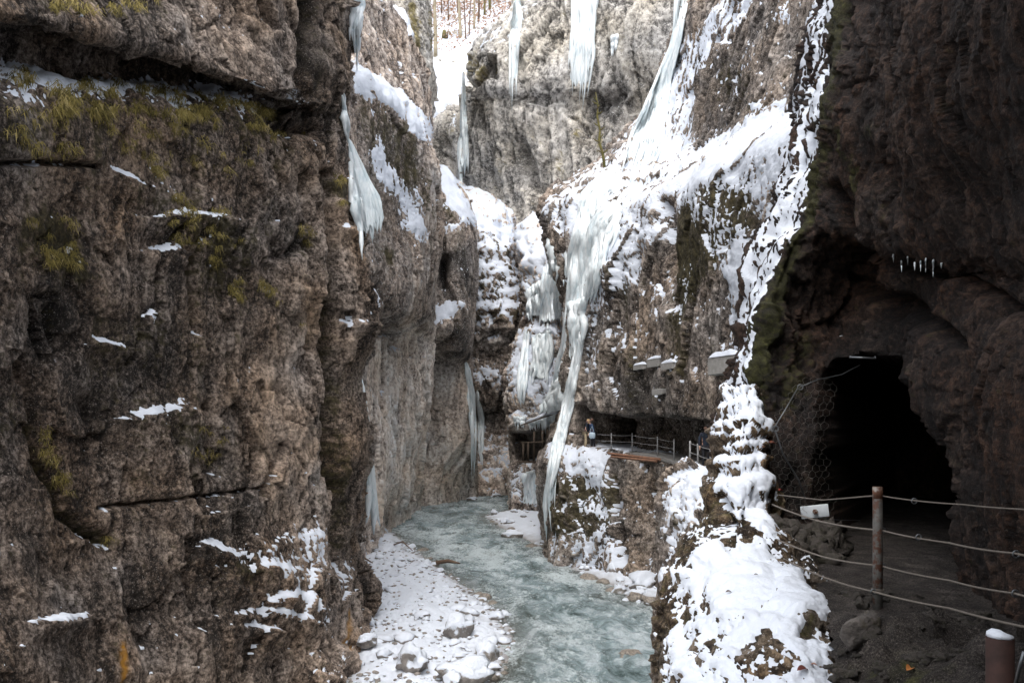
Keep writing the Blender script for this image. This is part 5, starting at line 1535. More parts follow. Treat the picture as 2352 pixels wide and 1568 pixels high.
wedge(1514, 833, 26, 20, 38, 0.8, 'middle concrete block of the upper row on the right wall', 0.5, 0.14, 0.3)
wedge(1542, 840, 16, 16, 36.5, 0.7, 'small concrete block right of the middle one', 0.2, 0.14, 0.3)
wedge(1522, 900, 26, 14, 37.5, 0.6, 'bare concrete block low above the gallery', 0.5, 0.0, 0.3)

# ---- far timber gallery under the icy rock
base = P(1225, 1060, 69)
root = empty('timber_gallery', base)
props(root, 'dark timber gallery with posts under the icy rock far up the right bank', 'gallery')
for u, v0, v1 in ((1202, 1018, 1058), (1213, 1016, 1057), (1227, 990, 1057), (1246, 988, 1056), (1258, 986, 1056)):
    a, c = P(u, v0, 69), P(u, v1 + 4, 69)
    MB(base).tube([c, a], 0.10, 6).build('post', M_TIMBER, root)
MB(base).tube([P(1196, 1017, 69.2), P(1262, 1014, 68.6)], 0.08, 5).build('beam', M_TIMBER, root)
MB(base).box(P(1226, 1060, 69.4), (2.6, 1.6, 0.16)).build('deck', M_TIMBER, root, False)
# plank roof
a, c = P(1208, 972, 67.6), P(1284, 946, 65.2)
root = empty('plank_roof', a.lerp(c, 0.5))
props(root, 'sloping plank roof edge loaded with snow over the far gallery', 'roof')
dirv = (c - a)
ang = math.atan2(dirv.z, dirv.x)
Rm = Matrix.Rotation(-ang, 3, 'Y')
MB(a.lerp(c, 0.5)).box(a.lerp(c, 0.5), (dirv.length, 1.2, 0.10), Rm).build('plank', M_TIMBER, root, False)
mb = MB(a.lerp(c, 0.5))
mb.tube([a.lerp(c, f / 12) + Vector((0, 0, 0.12)) for f in range(13)], [0.06] + [0.15 + 0.06 * math.sin(f * 2.1) for f in range(11)] + [0.06], 8)
mb.build('snow_cap', M_SNOWF, root)

# ---- rope fence at the near right
pb = P(2016, 1406, 7.05)
root = empty('rope_fence', pb)
props(root, 'rusty steel post strung with four ropes in front of the tunnel', 'fence')
pt = P(2016, 1118, 7.05)
post = MB(pb).tube([pb - Vector((0, 0, 0.15)), pb.lerp(pt, 0.5), pt - Vector((0, 0, 0.004)), pt], [0.042, 0.042, 0.042, 0.038], 20).build('post', M_POSTP, root)
MB(pb).tube([pt - Vector((0, 0, 0.10)), pt + Vector((0, 0, 0.002))], 0.0435, 20).build('cap_band', M_RUST, post)
M_ROPE_R = M_ROPE
def rope(pts, r, sag):
    mb = MB(pb)
    pp_ = []
    for k in range(len(pts) - 1):
        pp_ += rope_pts(P(*pts[k]), P(*pts[k + 1]), sag, 10)[:-1]
    pp_.append(P(*pts[-1]))
    mb.tube(pp_, r, 6)
    return mb.build('rope', M_ROPE, root)
rr = [rope([(1788, 1136, 9.4), (1890, 1148, 8.4), (2008, 1138, 7.07)], 0.007, 0.0),
      rope([(1774, 1158, 9.4), (1880, 1196, 8.2), (2008, 1216, 7.07)], 0.0092, 0.01),
      rope([(1770, 1232, 9.0), (1890, 1278, 8.0), (2008, 1297, 7.07)], 0.0092, 0.01),
      rope([(1784, 1274, 8.8), (1890, 1324, 7.9), (2006, 1358, 6.98), (2180, 1396, 5.9), (2420, 1452, 4.6)], 0.0092, 0.01),
      rope([(2024, 1138, 7.05), (2210, 1158, 6.0), (2460, 1172, 4.6)], 0.0062, 0.01),
      rope([(2024, 1217, 7.05), (2180, 1246, 6.0), (2330, 1270, 5.1), (2460, 1284, 4.6)], 0.0078, 0.01),
      rope([(2024, 1299, 7.05), (2180, 1332, 6.0), (2330, 1362, 5.1), (2460, 1382, 4.6)], 0.0078, 0.01)]
for (u, v, d) in ((2028, 1217, 7.03), (2028, 1299, 7.03), (2006, 1358, 6.99), (2334, 1272, 5.1), (2332, 1362, 5.1), (2100, 1150, 6.6), (2110, 1233, 6.4)):
    ring = [P(u, v, d) + Vector((math.cos(a) * 0.022, 0, math.sin(a) * 0.022)) for a in np.linspace(0, 6.28, 11)]
    MB(pb).tube(ring, 0.006, 5, False).build('rope_clamp', M_GALV, root)
for v in (1356, 1352):
    ring = [Vector((pb.x + math.cos(a) * 0.05, pb.y + math.sin(a) * 0.05, P(2016, v, 7.05).z)) for a in np.linspace(0, 6.28, 17)]
    MB(pb).tube(ring, 0.006, 5, False).build('tie', M_ROPE, root)
# nearest post
p2 = P(2297, 1462, 2.62)
root = empty('fence_post', (p2.x, p2.y, -1.6))
props(root, 'dark rusty post with a snow cap at the bottom right corner', 'post')
M_RUSTD = plain_mat('dark_rust', (0.035, 0.015, 0.011), 0.8, 0.1, 0.5, 20)
MB((p2.x, p2.y, -1.6)).tube([(p2.x, p2.y, -1.75), (p2.x, p2.y, p2.z)], 0.042, 20).build('post', M_RUSTD, root)
mb = MB((p2.x, p2.y, -1.6))
mb.tube([(p2.x, p2.y, p2.z + 0.001), (p2.x, p2.y, p2.z + 0.010), (p2.x + 0.002, p2.y, p2.z + 0.018), (p2.x + 0.004, p2.y, p2.z + 0.021)], [0.041, 0.040, 0.027, 0.006], 16)
mb.build('snow_cap', M_SNOW, root)
MB((p2.x, p2.y, -1.6)).tube([P(2352, 1496, 2.5), P(2342, 1530, 2.52), P(2330, 1580, 2.55)], 0.006, 6).build('cable', M_GALV, root)

# ---- wire netting with its cables
nb_ = P(1850, 1180, 10.3)
root = empty('wire_netting', nb_)
props(root, 'hexagonal wire netting pinned over the rock left of the tunnel', 'netting')
NP = [(1772, 990), (1790, 940), (1835, 885), (1880, 868), (1915, 880), (1905, 940), (1892, 1000), (1898, 1080), (1915, 1150), (1900, 1195), (1830, 1190), (1800, 1150), (1785, 1080), (1768, 1040)]
def net_pt(u, v):
    d = 10.35 + (u - 1780) * 0.0055
    h = rock_hit(u, v, 8.6, 10.35 + (u - 1780) * 0.0055 + 0.35)
    if h:
        d = min(d, h[0])
    return P(u + 3.0 * math.sin(u * 0.031 + v * 0.047) + rng.uniform(-2, 2), v + 3.5 * math.cos(u * 0.043 - v * 0.031) + rng.uniform(-2, 2), d - 0.035)
hexs = 9.5
nodes, edges = {}, set()
mbn = MB(nb_)
for r_ in range(-2, 40):
    for c_ in range(-2, 30):
        cxh = 1765 + c_ * hexs * 1.73 + (hexs * 0.866 if r_ % 2 else 0)
        cyh = 835 + r_ * hexs * 1.5
        if float(poly_sd(np.array([cxh]), np.array([cyh]), NP)[0]) < 0:
            continue
        pts = []
        for k in range(6):
            a = math.radians(60 * k + 30)
            pts.append((round(cxh + hexs * math.cos(a)), round(cyh + hexs * math.sin(a))))
        for k in range(6):
            e = tuple(sorted((pts[k], pts[(k + 1) % 6])))
            edges.add(e)
for (a, c) in sorted(edges):
    for q in (a, c):
        if q not in nodes:
            nodes[q] = net_pt(*q)
    mbn.tube([nodes[a], nodes[c]], 0.0019, 3, False)
o = mbn.build('net', M_WIRE, root)
o['kind'] = 'stuff'
def cable(pts, r, name, mat=M_GALV):
    return MB(nb_).tube([net_pt(*p) - Vector((0, 0.03, 0)) for p in pts], r, 6).build(name, mat, root)
cable([(1836, 888), (1880, 874), (1930, 856), (1972, 842)], 0.007, 'cable')
cable([(1834, 890), (1805, 940), (1774, 986)], 0.008, 'cable')
cable([(1776, 988), (1800, 1040), (1828, 1098), (1852, 1146)], 0.010, 'rod')
cable([(1880, 1186), (1930, 1194), (1975, 1198)], 0.005, 'cable')
for (u, v) in ((1836, 888), (1775, 986)):
    c = net_pt(u, v) - Vector((0, 0.05, 0))
    MB(nb_).tube([c + Vector((math.cos(a) * 0.035, 0, math.sin(a) * 0.035)) for a in np.linspace(0, 6.28, 13)], 0.009, 6, False).build('ring_bolt', M_GALV, root)
pc_ = net_pt(1866, 1167) - Vector((0, 0.09, 0))
root = empty('anchor_plate', pc_)
root.rotation_euler = (0, -math.radians(7), math.radians(-8))
props(root, 'white rounded anchor plate with a rusty bolt at the foot of the netting', 'plate')
MB().box((0, 0, 0), (0.36, 0.02, 0.17), None, 0.009).build('plate', M_PLATE, root)
MB().tube([(0, -0.005, 0), (0, -0.05, 0)], 0.034, 6).build('bolt', M_RUST, root, False)
MB().tube([(0, -0.04, 0), (0, -0.085, -0.005)], 0.018, 8).build('thread', M_RUST, root, False)
pc_ = P(1981, 822, 10.2)
root = empty('metal_bracket', pc_)
props(root, 'short grey metal bar fixed above the tunnel mouth', 'bracket')
MB(pc_).tube([P(1951, 820, 10.2), P(2012, 823, 10.1)], 0.014, 6).build('bar', M_GALV, root)
for u in (1953, 2010):
    MB(pc_).tube([P(u, 821, 10.15), P(u, 818, 11.2)], 0.010, 5).build('stud', M_GALV, root)

# ---- mossy sapling on the right wall snow shelf
M_MOSSY = plain_mat('mossy_bark', (0.13, 0.115, 0.03), 0.9, 0, 0.4, 3, (0.10, 0.07, 0.04), (0.5, 0.65))
b0 = P(1388, 384, 57)
root = empty('sapling', b0)
props(root, 'thin mossy leaning sapling in front of the grey back wall', 'tree')
pth = [(1389, 386), (1384, 352), (1376, 326), (1378, 300), (1372, 268), (1373, 240), (1368, 212)]
MB(b0).tube([P(u, v, 57) for u, v in pth], [0.11, 0.095, 0.10, 0.075, 0.08, 0.05, 0.02], 7).build('trunk', M_MOSSY, root)
for (u, v, u2, v2) in ((1375, 290, 1364, 282), (1377, 318, 1386, 308), (1382, 350, 1374, 345), (1371, 250, 1378, 240), (1370, 230, 1364, 222), (1372, 262, 1384, 256), (1376, 326, 1362, 318), (1378, 300, 1390, 290), (1384, 352, 1396, 344), (1373, 240, 1360, 232)):
    MB(b0).tube([P(u, v, 57), P((u + u2) / 2, (v + v2) / 2 + 1, 56.8), P(u2, v2, 56.6)], [0.06, 0.05, 0.02], 5).build('branch', M_MOSSY, root)

# ---- trees on the far slope
M_BARKP = plain_mat('pale_bark', (0.42, 0.36, 0.26), 0.9, 0, 0.25, 1.5, (0.25, 0.20, 0.12), (0.5, 0.65))
M_BARKG = plain_mat('mossy_green_bark', (0.15, 0.13, 0.045), 0.9, 0, 0.35, 1.5, (0.10, 0.075, 0.05), (0.5, 0.65))
M_BARKD = plain_mat('brown_bark', (0.14, 0.09, 0.06), 0.9, 0, 0.35, 1.5)
M_LEAFB = plain_mat('dry_beech_leaves', (0.42, 0.25, 0.15), 0.8, 0, 0.4, 0.7)
M_LEAFG = plain_mat('conifer_needles', (0.14, 0.15, 0.06), 0.8, 0, 0.4, 0.7)
def tree(u, v, wpx, top_v, lean, mat, leaf, label, nleaf=260, seed=0, spread=1.0, lc=0.55):
    r = random.Random(seed)
    h = rock_hit(u, v, 110, 260)
    d = h[0] if h else 165
    b0 = P(u, v, d)
    H = (v - top_v) / F * d
    rad = wpx / 2 / F * d
    root = empty('tree', b0)
    props(root, label, 'tree', 'trees on the far slope')
    ln = lean / F * d
    pts = [b0 + Vector((ln * f * f + 0.1 * math.sin(f * 5 + seed), 0, -0.5 + (H + 0.5) * f)) for f in [i / 8 for i in range(9)]]
    mbt = MB(b0).tube(pts, [rad * (1.15 - 0.55 * i / 8) for i in range(9)], 7)
    tr = mbt.build('trunk', mat, root)
    lv, lf = [], []
    for k in range(9):
        f = r.uniform(0.25, 0.95)
        p = b0 + Vector((ln * f * f, 0, -0.5 + (H + 0.5) * f))
        a = r.uniform(0, 6.28)
        L_ = H * r.uniform(0.1, 0.22) * spread
        q = p + Vector((math.cos(a) * L_, math.sin(a) * L_, L_ * r.uniform(-0.1, 0.45)))
        MB(b0).tube([p, p.lerp(q, 0.5) + Vector((0, 0, 0.1 * L_)), q], [rad * 0.3, rad * 0.2, rad * 0.06], 5).build('branch', mat, root)
        for j in range(nleaf // 9):
            g = r.uniform(0.3, 1.1)
            c = p.lerp(q, g) + Vector((r.gauss(0, 1), r.gauss(0, 1), r.gauss(0, 0.7))) * L_ * 0.28 - b0
            n_ = Vector((r.gauss(0, 1), r.gauss(0, 1), r.gauss(0, 1))).normalized()
            t_ = n_.orthogonal().normalized() * r.uniform(0.10, 0.22) * lc
            s_ = n_.cross(t_) * r.uniform(0.5, 0.8)
            i0 = len(lv)
            lv += [c - t_, c + s_, c + t_, c - s_]
            lf.append((i0, i0 + 1, i0 + 2, i0 + 3))
    if leaf is not None:
        mesh_py('crown', lv, lf, leaf, root)
    return root
tree(999, 128, 9, -60, 1, M_BARKP, None, 'thick pale leafless trunk at the left edge of the far slope', seed=1)
tree(1057, 88, 7, -60, -6, M_BARKP, M_LEAFB, 'pale trunk with dry leaves in the middle of the far slope', seed=2)
tree(1070, 90, 3, -40, -8, M_BARKD, None, 'thin dark leaning trunk beside the pale middle trunk', seed=3)
tree(1079, 80, 2.5, -30, 2, M_BARKD, M_LEAFB, 'thin grey trunk just right of the leaning one', 150, seed=4)
tree(1090, 66, 5, -60, -6, M_BARKP, M_LEAFB, 'leaning tan trunk right of the middle of the far slope', 150, seed=5)
tree(1099, 50, 5, -60, 0, M_BARKD, M_LEAFB, 'reddish-brown trunk on the far slope', 200, seed=6)
tree(1112, 34, 5, -70, 2, M_BARKG, M_LEAFG, 'left one of two mossy green trunks at the top', 120, seed=7)
tree(1124, 22, 6, -70, 1, M_BARKG, M_LEAFG, 'right one of two mossy green trunks at the top', 120, seed=8)
tree(1030, 46, 3, -80, 4, M_BARKD, M_LEAFB, 'slim brown tree high on the far slope with orange leaves', 200, seed=9, spread=1.5)
tree(1052, 30, 3, -80, 4, M_BARKD, M_LEAFB, 'slim brown tree behind the pale middle trunk', 200, seed=10, spread=1.5)
tree(1014, 30, 3, -80, -4, M_BARKD, M_LEAFB, 'slim brown tree above the stump with rusty leaves', 200, seed=12, spread=1.5)
h = rock_hit(1020, 86, 100, 260)
d = h[0] if h else 150
b0 = P(1020, 86, d)
root = empty('tree_stump', b0)
props(root, 'mossy brown stump on the far snowy slope', 'stump')
MB(b0).tube([b0 - Vector((0, 0, 0.4)), b0 + Vector((0, 0, 0.6)), b0 + Vector((0.05, 0, 1.3))], [0.55, 0.42, 0.36], 9).build('trunk', M_BARKG, root)
MB(b0).tube([b0 + Vector((0.6, 0, -0.2)), b0 + Vector((0.65, 0, 1.0))], [0.2, 0.12], 7).build('shoot', M_BARKD, root)

# leaf litter and bare twigs showing through the snow of the far slope
r = random.Random(77)
lv, lf = [], []
for k in range(6500):
    u, v = r.uniform(955, 1180), r.uniform(-10, 120)
    if v > 140 - (u - 960) * 0.55 + 30 or r.random() > math.exp(-max(0, v - 15) / 45) + 0.06:
        continue
    h = rock_hit(u, v, 112, 300)
    if not h:
        continue
    c = P(u, v, h[0]) + Vector((0, -0.05, r.uniform(0, 0.9) ** 2))
    n_ = Vector((r.gauss(0, 1), r.gauss(0, 1) - 0.6, r.gauss(0, 1))).normalized()
    t_ = n_.orthogonal().normalized() * r.uniform(0.12, 0.34)
    s_ = n_.cross(t_) * r.uniform(0.3, 0.7)
    i0 = len(lv)
    lv += [c - t_, c + s_, c + t_, c - s_]
    lf.append((i0, i0 + 1, i0 + 2, i0 + 3))
o = mesh_py('leaf_litter', lv, lf, M_LEAFB)
props(o, 'rusty dry leaves and undergrowth on the far snowy slope', 'leaves', None, 'stuff')

# ---- grass hanging from the ledges of the left wall
m, nt, bs = new_mat('dry_ledge_grass')
b = NB(nt)
g_ = b.attr('hue')
b.lk(b.ramp(g_, [(0.0, (0.045, 0.036, 0.010)), (0.4, (0.16, 0.13, 0.030)), (0.75, (0.34, 0.27, 0.075)), (1.0, (0.50, 0.41, 0.20))]), bs.inputs['Base Color'])
bs.inputs['Roughness'].default_value = 0.8
M_GRASS = m
gv_, gf_, gh_ = [], [], []
def tufts(poly, n, d0, ln, seed, blades=16, dens=None):
    r = random.Random(seed)
    us, vs = [p[0] for p in poly], [p[1] for p in poly]
    k = t = 0
    while k < n * 0.8 and t < n * 20:
        t += 1
        u, v = r.uniform(min(us), max(us)), r.uniform(min(vs), max(vs))
        if float(poly_sd(np.array([u]), np.array([v]), poly)[0]) < 0:
            continue
        if float(pn(np.array([[u / 42, v / 26, seed * 3.7]]), 5)[0]) < 0.06:
            continue
        if d0 is None:
            h = rock_hit(u, v, 9, 34)
        else:
            h = rock_hit(u, v, d0 * 0.8, d0 * 1.2)
        if not h or h[1].z < -0.35:
            continue
        k += 1
        base_ = P(u, v, h[0])
        nor = h[1] if h[1].y < 0 else -h[1]
        hue0 = r.random() * 0.7
        for j in range(blades):
            L_ = ln * r.uniform(0.5, 1.3)
            o0 = base_ + Vector((r.gauss(0, 0.07), r.gauss(0, 0.03), r.gauss(0, 0.04)))
            side = Vector((r.gauss(0, 0.35), 0, 0))
            p1 = o0 + (nor * 0.45 + Vector((0, 0, 0.22)) + side * 0.5) * L_ * 0.5
            p2 = p1 + (nor * 0.15 + Vector((0, 0, -0.8)) + side) * L_ * 0.75
            w = Vector((r.uniform(0.006, 0.011), 0, 0))
            i0 = len(gv_)
            gv_.extend([o0 - w, o0 + w, p1 - w * 0.8, p1 + w * 0.8, p2])
            gf_.append((i0, i0 + 1, i0 + 3, i0 + 2)); gf_.append((i0 + 2, i0 + 3, i0 + 4, i0 + 4))
            hu = min(1, max(0, hue0 + r.gauss(0.12, 0.18)))
            gh_.extend([hu] * 5)
tufts([(-20, 150), (120, 185), (330, 195), (560, 235), (700, 300), (690, 350), (560, 300), (380, 270), (240, 260), (0, 250)], 210, None, 0.32, 5, 13)
tufts([(0, 250), (400, 270), (680, 340), (520, 400), (300, 360), (0, 360)], 130, None, 0.28, 6, 12)
tufts([(380, 480), (540, 480), (560, 560), (460, 590), (380, 540)], 70, None, 0.22, 7)
tufts([(60, 500), (160, 500), (200, 640), (120, 640)], 60, None, 0.24, 8)
tufts([(685, 520), (715, 520), (712, 570), (690, 560)], 14, None, 0.3, 9)
tufts([(765, 405), (795, 405), (800, 470), (775, 470)], 16, None, 0.3, 10)
tufts([(100, 0), (360, 0), (340, 40), (120, 30)], 40, None, 0.3, 11)
tufts([(100, 980), (180, 1170), (260, 1235), (240, 1250), (150, 1190), (85, 1000)], 50, None, 0.18, 12)
tufts([(320, 365), (345, 365), (430, 470), (415, 485)], 40, None, 0.24, 21, 12)
tufts([(470, 585), (490, 580), (560, 670), (545, 690)], 36, None, 0.24, 22, 12)
tufts([(530, 640), (600, 640), (700, 735), (690, 750), (600, 665)], 40, None, 0.22, 23, 12)
tufts([(560, 240), (640, 262), (650, 300), (570, 300)], 60, None, 0.30, 24, 14)
tufts([(380, 240), (470, 240), (480, 300), (390, 300)], 60, None, 0.32, 25, 14)
tufts([(110, 200), (260, 215), (260, 270), (120, 260)], 90, None, 0.34, 26, 14)
tufts([(430, 960), (520, 980), (500, 1080), (440, 1060)], 24, None, 0.2, 27, 10)
me_v = np.array([p[:] for p in gv_])
tri = []
for q in gf_:
    tri.append(q)
me = bpy.data.meshes.new('ledge_grass')
me.from_pydata([tuple(p) for p in gv_], [], [q if len(set(q)) == 4 else q[:3] for q in gf_])
a_ = me.attributes.new('hue', 'FLOAT', 'POINT'); a_.data.foreach_set('value', np.array(gh_, np.float32))
me.materials.append(M_GRASS)
o = link(bpy.data.objects.new('ledge_grass', me))
props(o, 'dry olive grass hanging from ledges of the left wall', 'grass', None, 'stuff')

# ---- fallen leaves, sticks, rocks by the path
def leaf(u, v, L_, colr, label, rot, d0=7.5, tilt=0.3):
    h = rock_hit(u, v, d0 * 0.6, d0 * 1.5)
    p = P(u, v, (h[0] if h else d0)) + Vector((0, -0.01, 0.012))
    vs, fs = [], []
    n = 8
    for i in range(n + 1):
        f = i / n
        w = 0.36 * math.sin(math.pi * f) ** 0.8 * (1 - 0.25 * f)
        z = 0.12 * math.sin(math.pi * f)
        for s in (-1, 0, 1):
            vs.append(Vector(((f - 0.5) * L_, s * w * L_ * 0.7, (z + (0.14 if s else 0) * math.sin(math.pi * f)) * L_)))
    for i in range(n):
        for s in (0, 1):
            fs.append((i * 3 + s, i * 3 + s + 1, (i + 1) * 3 + s + 1, (i + 1) * 3 + s))
    mt = plain_mat('leaf_' + str(int(u)), colr, 0.7, 0, 0.3, 30)
    o = mesh_py('fallen_leaf', vs, fs, mt, None, True)
    o.location = p
    o.rotation_euler = (tilt, 0.1, rot)
    props(o, label, 'leaf', 'fallen leaves')
leaf(1673, 1362, 0.075, (0.12, 0.09, 0.08), 'grey-brown leaf lying on the smooth snow of the mound', 0.3)
leaf(1736, 1322, 0.05, (0.10, 0.07, 0.06), 'small dark leaf at the upper edge of the mound snow', 0.1)
leaf(1842, 1541, 0.12, (0.14, 0.035, 0.025), 'curled red-brown leaf at the lower end of the mound', 0.5, 6.3)
leaf(1868, 1529, 0.06, (0.25, 0.13, 0.10), 'pale brown leaf beside the curled red-brown one', -0.3, 6.3)
leaf(2087, 1540, 0.11, (0.45, 0.17, 0.04), 'orange leaf on the dark rubble by the path', 0.8, 5.4)
leaf(1792, 1128, 0.09, (0.45, 0.05, 0.04), 'bright red leaf at the end of the top rope', 0.7, 9.6)
leaf(1772, 1022, 0.16, (0.28, 0.09, 0.05), 'russet leaf at the left edge of the netting', 0.2, 10.3)
leaf(1752, 1030, 0.12, (0.25, 0.12, 0.06), 'brown leaf left of the russet one', 1.2, 10.3)
leaf(1362, 1072, 0.22, (0.22, 0.05, 0.04), 'dark red leaf on the snowy rock under the couple', 0.2, 45)


def stick(pts, r, label, name='driftwood', z=None):
    ps = [ground(u, v, -7.75) + Vector((0, 0, dz)) for u, v, dz in pts]
    mb = MB(ps[0])
    mb.tube(ps, [r] * (len(ps) - 1) + [r * 0.4], 7)
    o = mb.build(name, M_BARKD, None)
    o.location = ps[0]
    props(o, label, 'driftwood', 'driftwood on the gravel bank')
stick([(1002, 1295, 0.1), (1030, 1293, 0.14), (1056, 1297, 0.1)], 0.11, 'straight pale log lying at the water edge of the bank')
stick([(822, 1278, 0.2), (838, 1292, 0.25), (856, 1296, 0.1)], 0.06, 'dark bent stick at the foot of the left wall')
stick([(905, 1250, 0.0), (925, 1256, 0.35), (948, 1268, 0.1)], 0.05, 'thin dark branch at the far end of the bank')

o = boulder(1992, 1462, 110, 0.85, 5, 'grey weathered rock at the foot of the rope fence post', -1.62, 0.4)
o.data = o.data.copy(); o.data.materials.clear()
M_PR = plain_mat('path_rock', (0.12, 0.105, 0.095), 0.85, 0, 0.5, 2.5, (0.07, 0.06, 0.03), (0.5, 0.65), 0.05)
o.data.materials.append(M_PR)
o['group'] = 'rocks beside the path'
# rubble stones that the mound is stacked from, under the ropes
mound = bpy.data.objects['near_mound']
r = random.Random(5)
RV = [stone_mesh(90 + k, 3, 0.8, 1.0) for k in range(5)]
M_PRD = plain_mat('dark_damp_stone', (0.06, 0.05, 0.042), 0.8, 0, 0.6, 3, (0.03, 0.026, 0.015), (0.45, 0.6), 0.05)
for me in RV: me.materials.append(M_PRD)
for k in range(34):
    u, v = r.uniform(1795, 1925), r.uniform(1222, 1300)
    d = 9.9 - (v - 1190) * 0.008 + (u - 1800) * 0.004
    s = r.uniform(0.07, 0.22)
    o = bpy.data.objects.new('stone', RV[k % 5])
    o.location = P(u, v, d)
    o.scale = (s, s, s * r.uniform(0.8, 1.2))
    o.rotation_euler = (r.uniform(-0.4, 0.4), r.uniform(-0.4, 0.4), r.uniform(0, 6))
    link(o, mound)
pth_ = bpy.data.objects['path']
def ground_z(x, y):
    i = int(np.argmin(np.abs(PATH_Y[:, 0] - y)))
    j = int(np.argmin(np.abs(PATH_X[0] - x)))
    return float(PATH_Z[i, j])
for k in range(230):
    x, y = r.uniform(2.2, 4.6), r.uniform(4.2, 7.6)
    s = 0.012 + 0.085 * r.random() ** 4
    o = bpy.data.objects.new('stone', RV[k % 5])
    o.location = (x, y, ground_z(x, y))
    o.scale = (s, s, s * 0.8)
    o.rotation_euler = (r.uniform(-0.4, 0.4), r.uniform(-0.4, 0.4), r.uniform(0, 6))
    link(o, pth_)

# ================================================================== people
M_SKIN = plain_mat('skin', (0.55, 0.33, 0.25), 0.6, 0, 0.05, 10)
M_JACK = plain_mat('navy_jacket', (0.012, 0.016, 0.03), 0.8, 0, 0.3, 8, (0.03, 0.06, 0.09), (0.55, 0.7))
M_JACKB = plain_mat('blue_coat', (0.02, 0.045, 0.10), 0.8, 0, 0.3, 8)
M_TROU = plain_mat('tan_trousers', (0.36, 0.29, 0.19), 0.9, 0, 0.25, 8)
M_DTROU = plain_mat('dark_trousers', (0.02, 0.02, 0.025), 0.9, 0, 0.25, 8)
M_HAIRD = plain_mat('dark_hair', (0.03, 0.02, 0.015), 0.7, 0, 0.3, 30)
M_HAIRB = plain_mat('blond_hair', (0.50, 0.34, 0.17), 0.7, 0, 0.3, 30)
M_BAG = plain_mat('pale_blue_bag', (0.42, 0.52, 0.60), 0.7, 0, 0.15, 8)
M_SHOE = plain_mat('dark_shoes', (0.02, 0.017, 0.015), 0.7, 0, 0.2, 8)
M_EYE = plain_mat('eye', (0.02, 0.015, 0.012), 0.3, 0, 0.0, 8)


def skin_obj(name, nodes, edges, mat, parent, root_i=0, sub=1):
    me = bpy.data.meshes.new(name)
    me.from_pydata([n[:3] for n in nodes], edges, [])
    ob = bpy.data.objects.new(name, me)
    col.objects.link(ob)
    md = ob.modifiers.new('skin', 'SKIN')
    for i, n in enumerate(nodes):
        sv = me.skin_vertices[0].data[i]
        rr_ = n[3] if hasattr(n[3], '__len__') else (n[3], n[3])
        sv.radius = rr_
        sv.use_root = (i == root_i)
    sb = ob.modifiers.new('sub', 'SUBSURF'); sb.levels = sub; sb.render_levels = sub
    bpy.context.view_layer.update()
    ev_ = ob.evaluated_get(bpy.context.evaluated_depsgraph_get())
    m2 = bpy.data.meshes.new_from_object(ev_)
    m2.polygons.foreach_set('use_smooth', [True] * len(m2.polygons))
    m2.materials.clear(); m2.materials.append(mat)
    bpy.data.objects.remove(ob)
    return link(bpy.data.objects.new(name, m2), parent)


def chain(nodes, edges, start, pts):
    prev = start
    for p in pts:
        nodes.append(p)
        edges.append((prev, len(nodes) - 1))
        prev = len(nodes) - 1
    return prev


def hand(nodes, edges, wrist, w, dirv, side):
    """palm, four fingers of unequal length and a thumb from the side of the palm"""
    w, dirv, side = Vector(w), Vector(dirv).normalized(), Vector(side).normalized()
    palm = w + dirv * 0.055
    nodes.append((*palm, (0.036, 0.018))); pi = len(nodes) - 1
    edges.append((wrist, pi))
    curl = dirv.cross(side).normalized()
    for k, L_ in enumerate((0.070, 0.080, 0.075, 0.058)):
        b_ = palm + dirv * 0.035 + side * (k - 1.5) * 0.019
        m1 = b_ + dirv * L_ * 0.5 + curl * 0.008
        m2 = m1 + dirv * L_ * 0.42 + curl * 0.024
        chain(nodes, edges, pi, [(*b_, 0.0095), (*m1, 0.0085), (*m2, 0.0075)])
    tb = palm - dirv * 0.02 - side * 0.036
    chain(nodes, edges, pi, [(*tb, 0.011), (*(tb + dirv * 0.035 - side * 0.018), 0.0095), (*(tb + dirv * 0.06 - side * 0.018 + curl * 0.015), 0.008)])


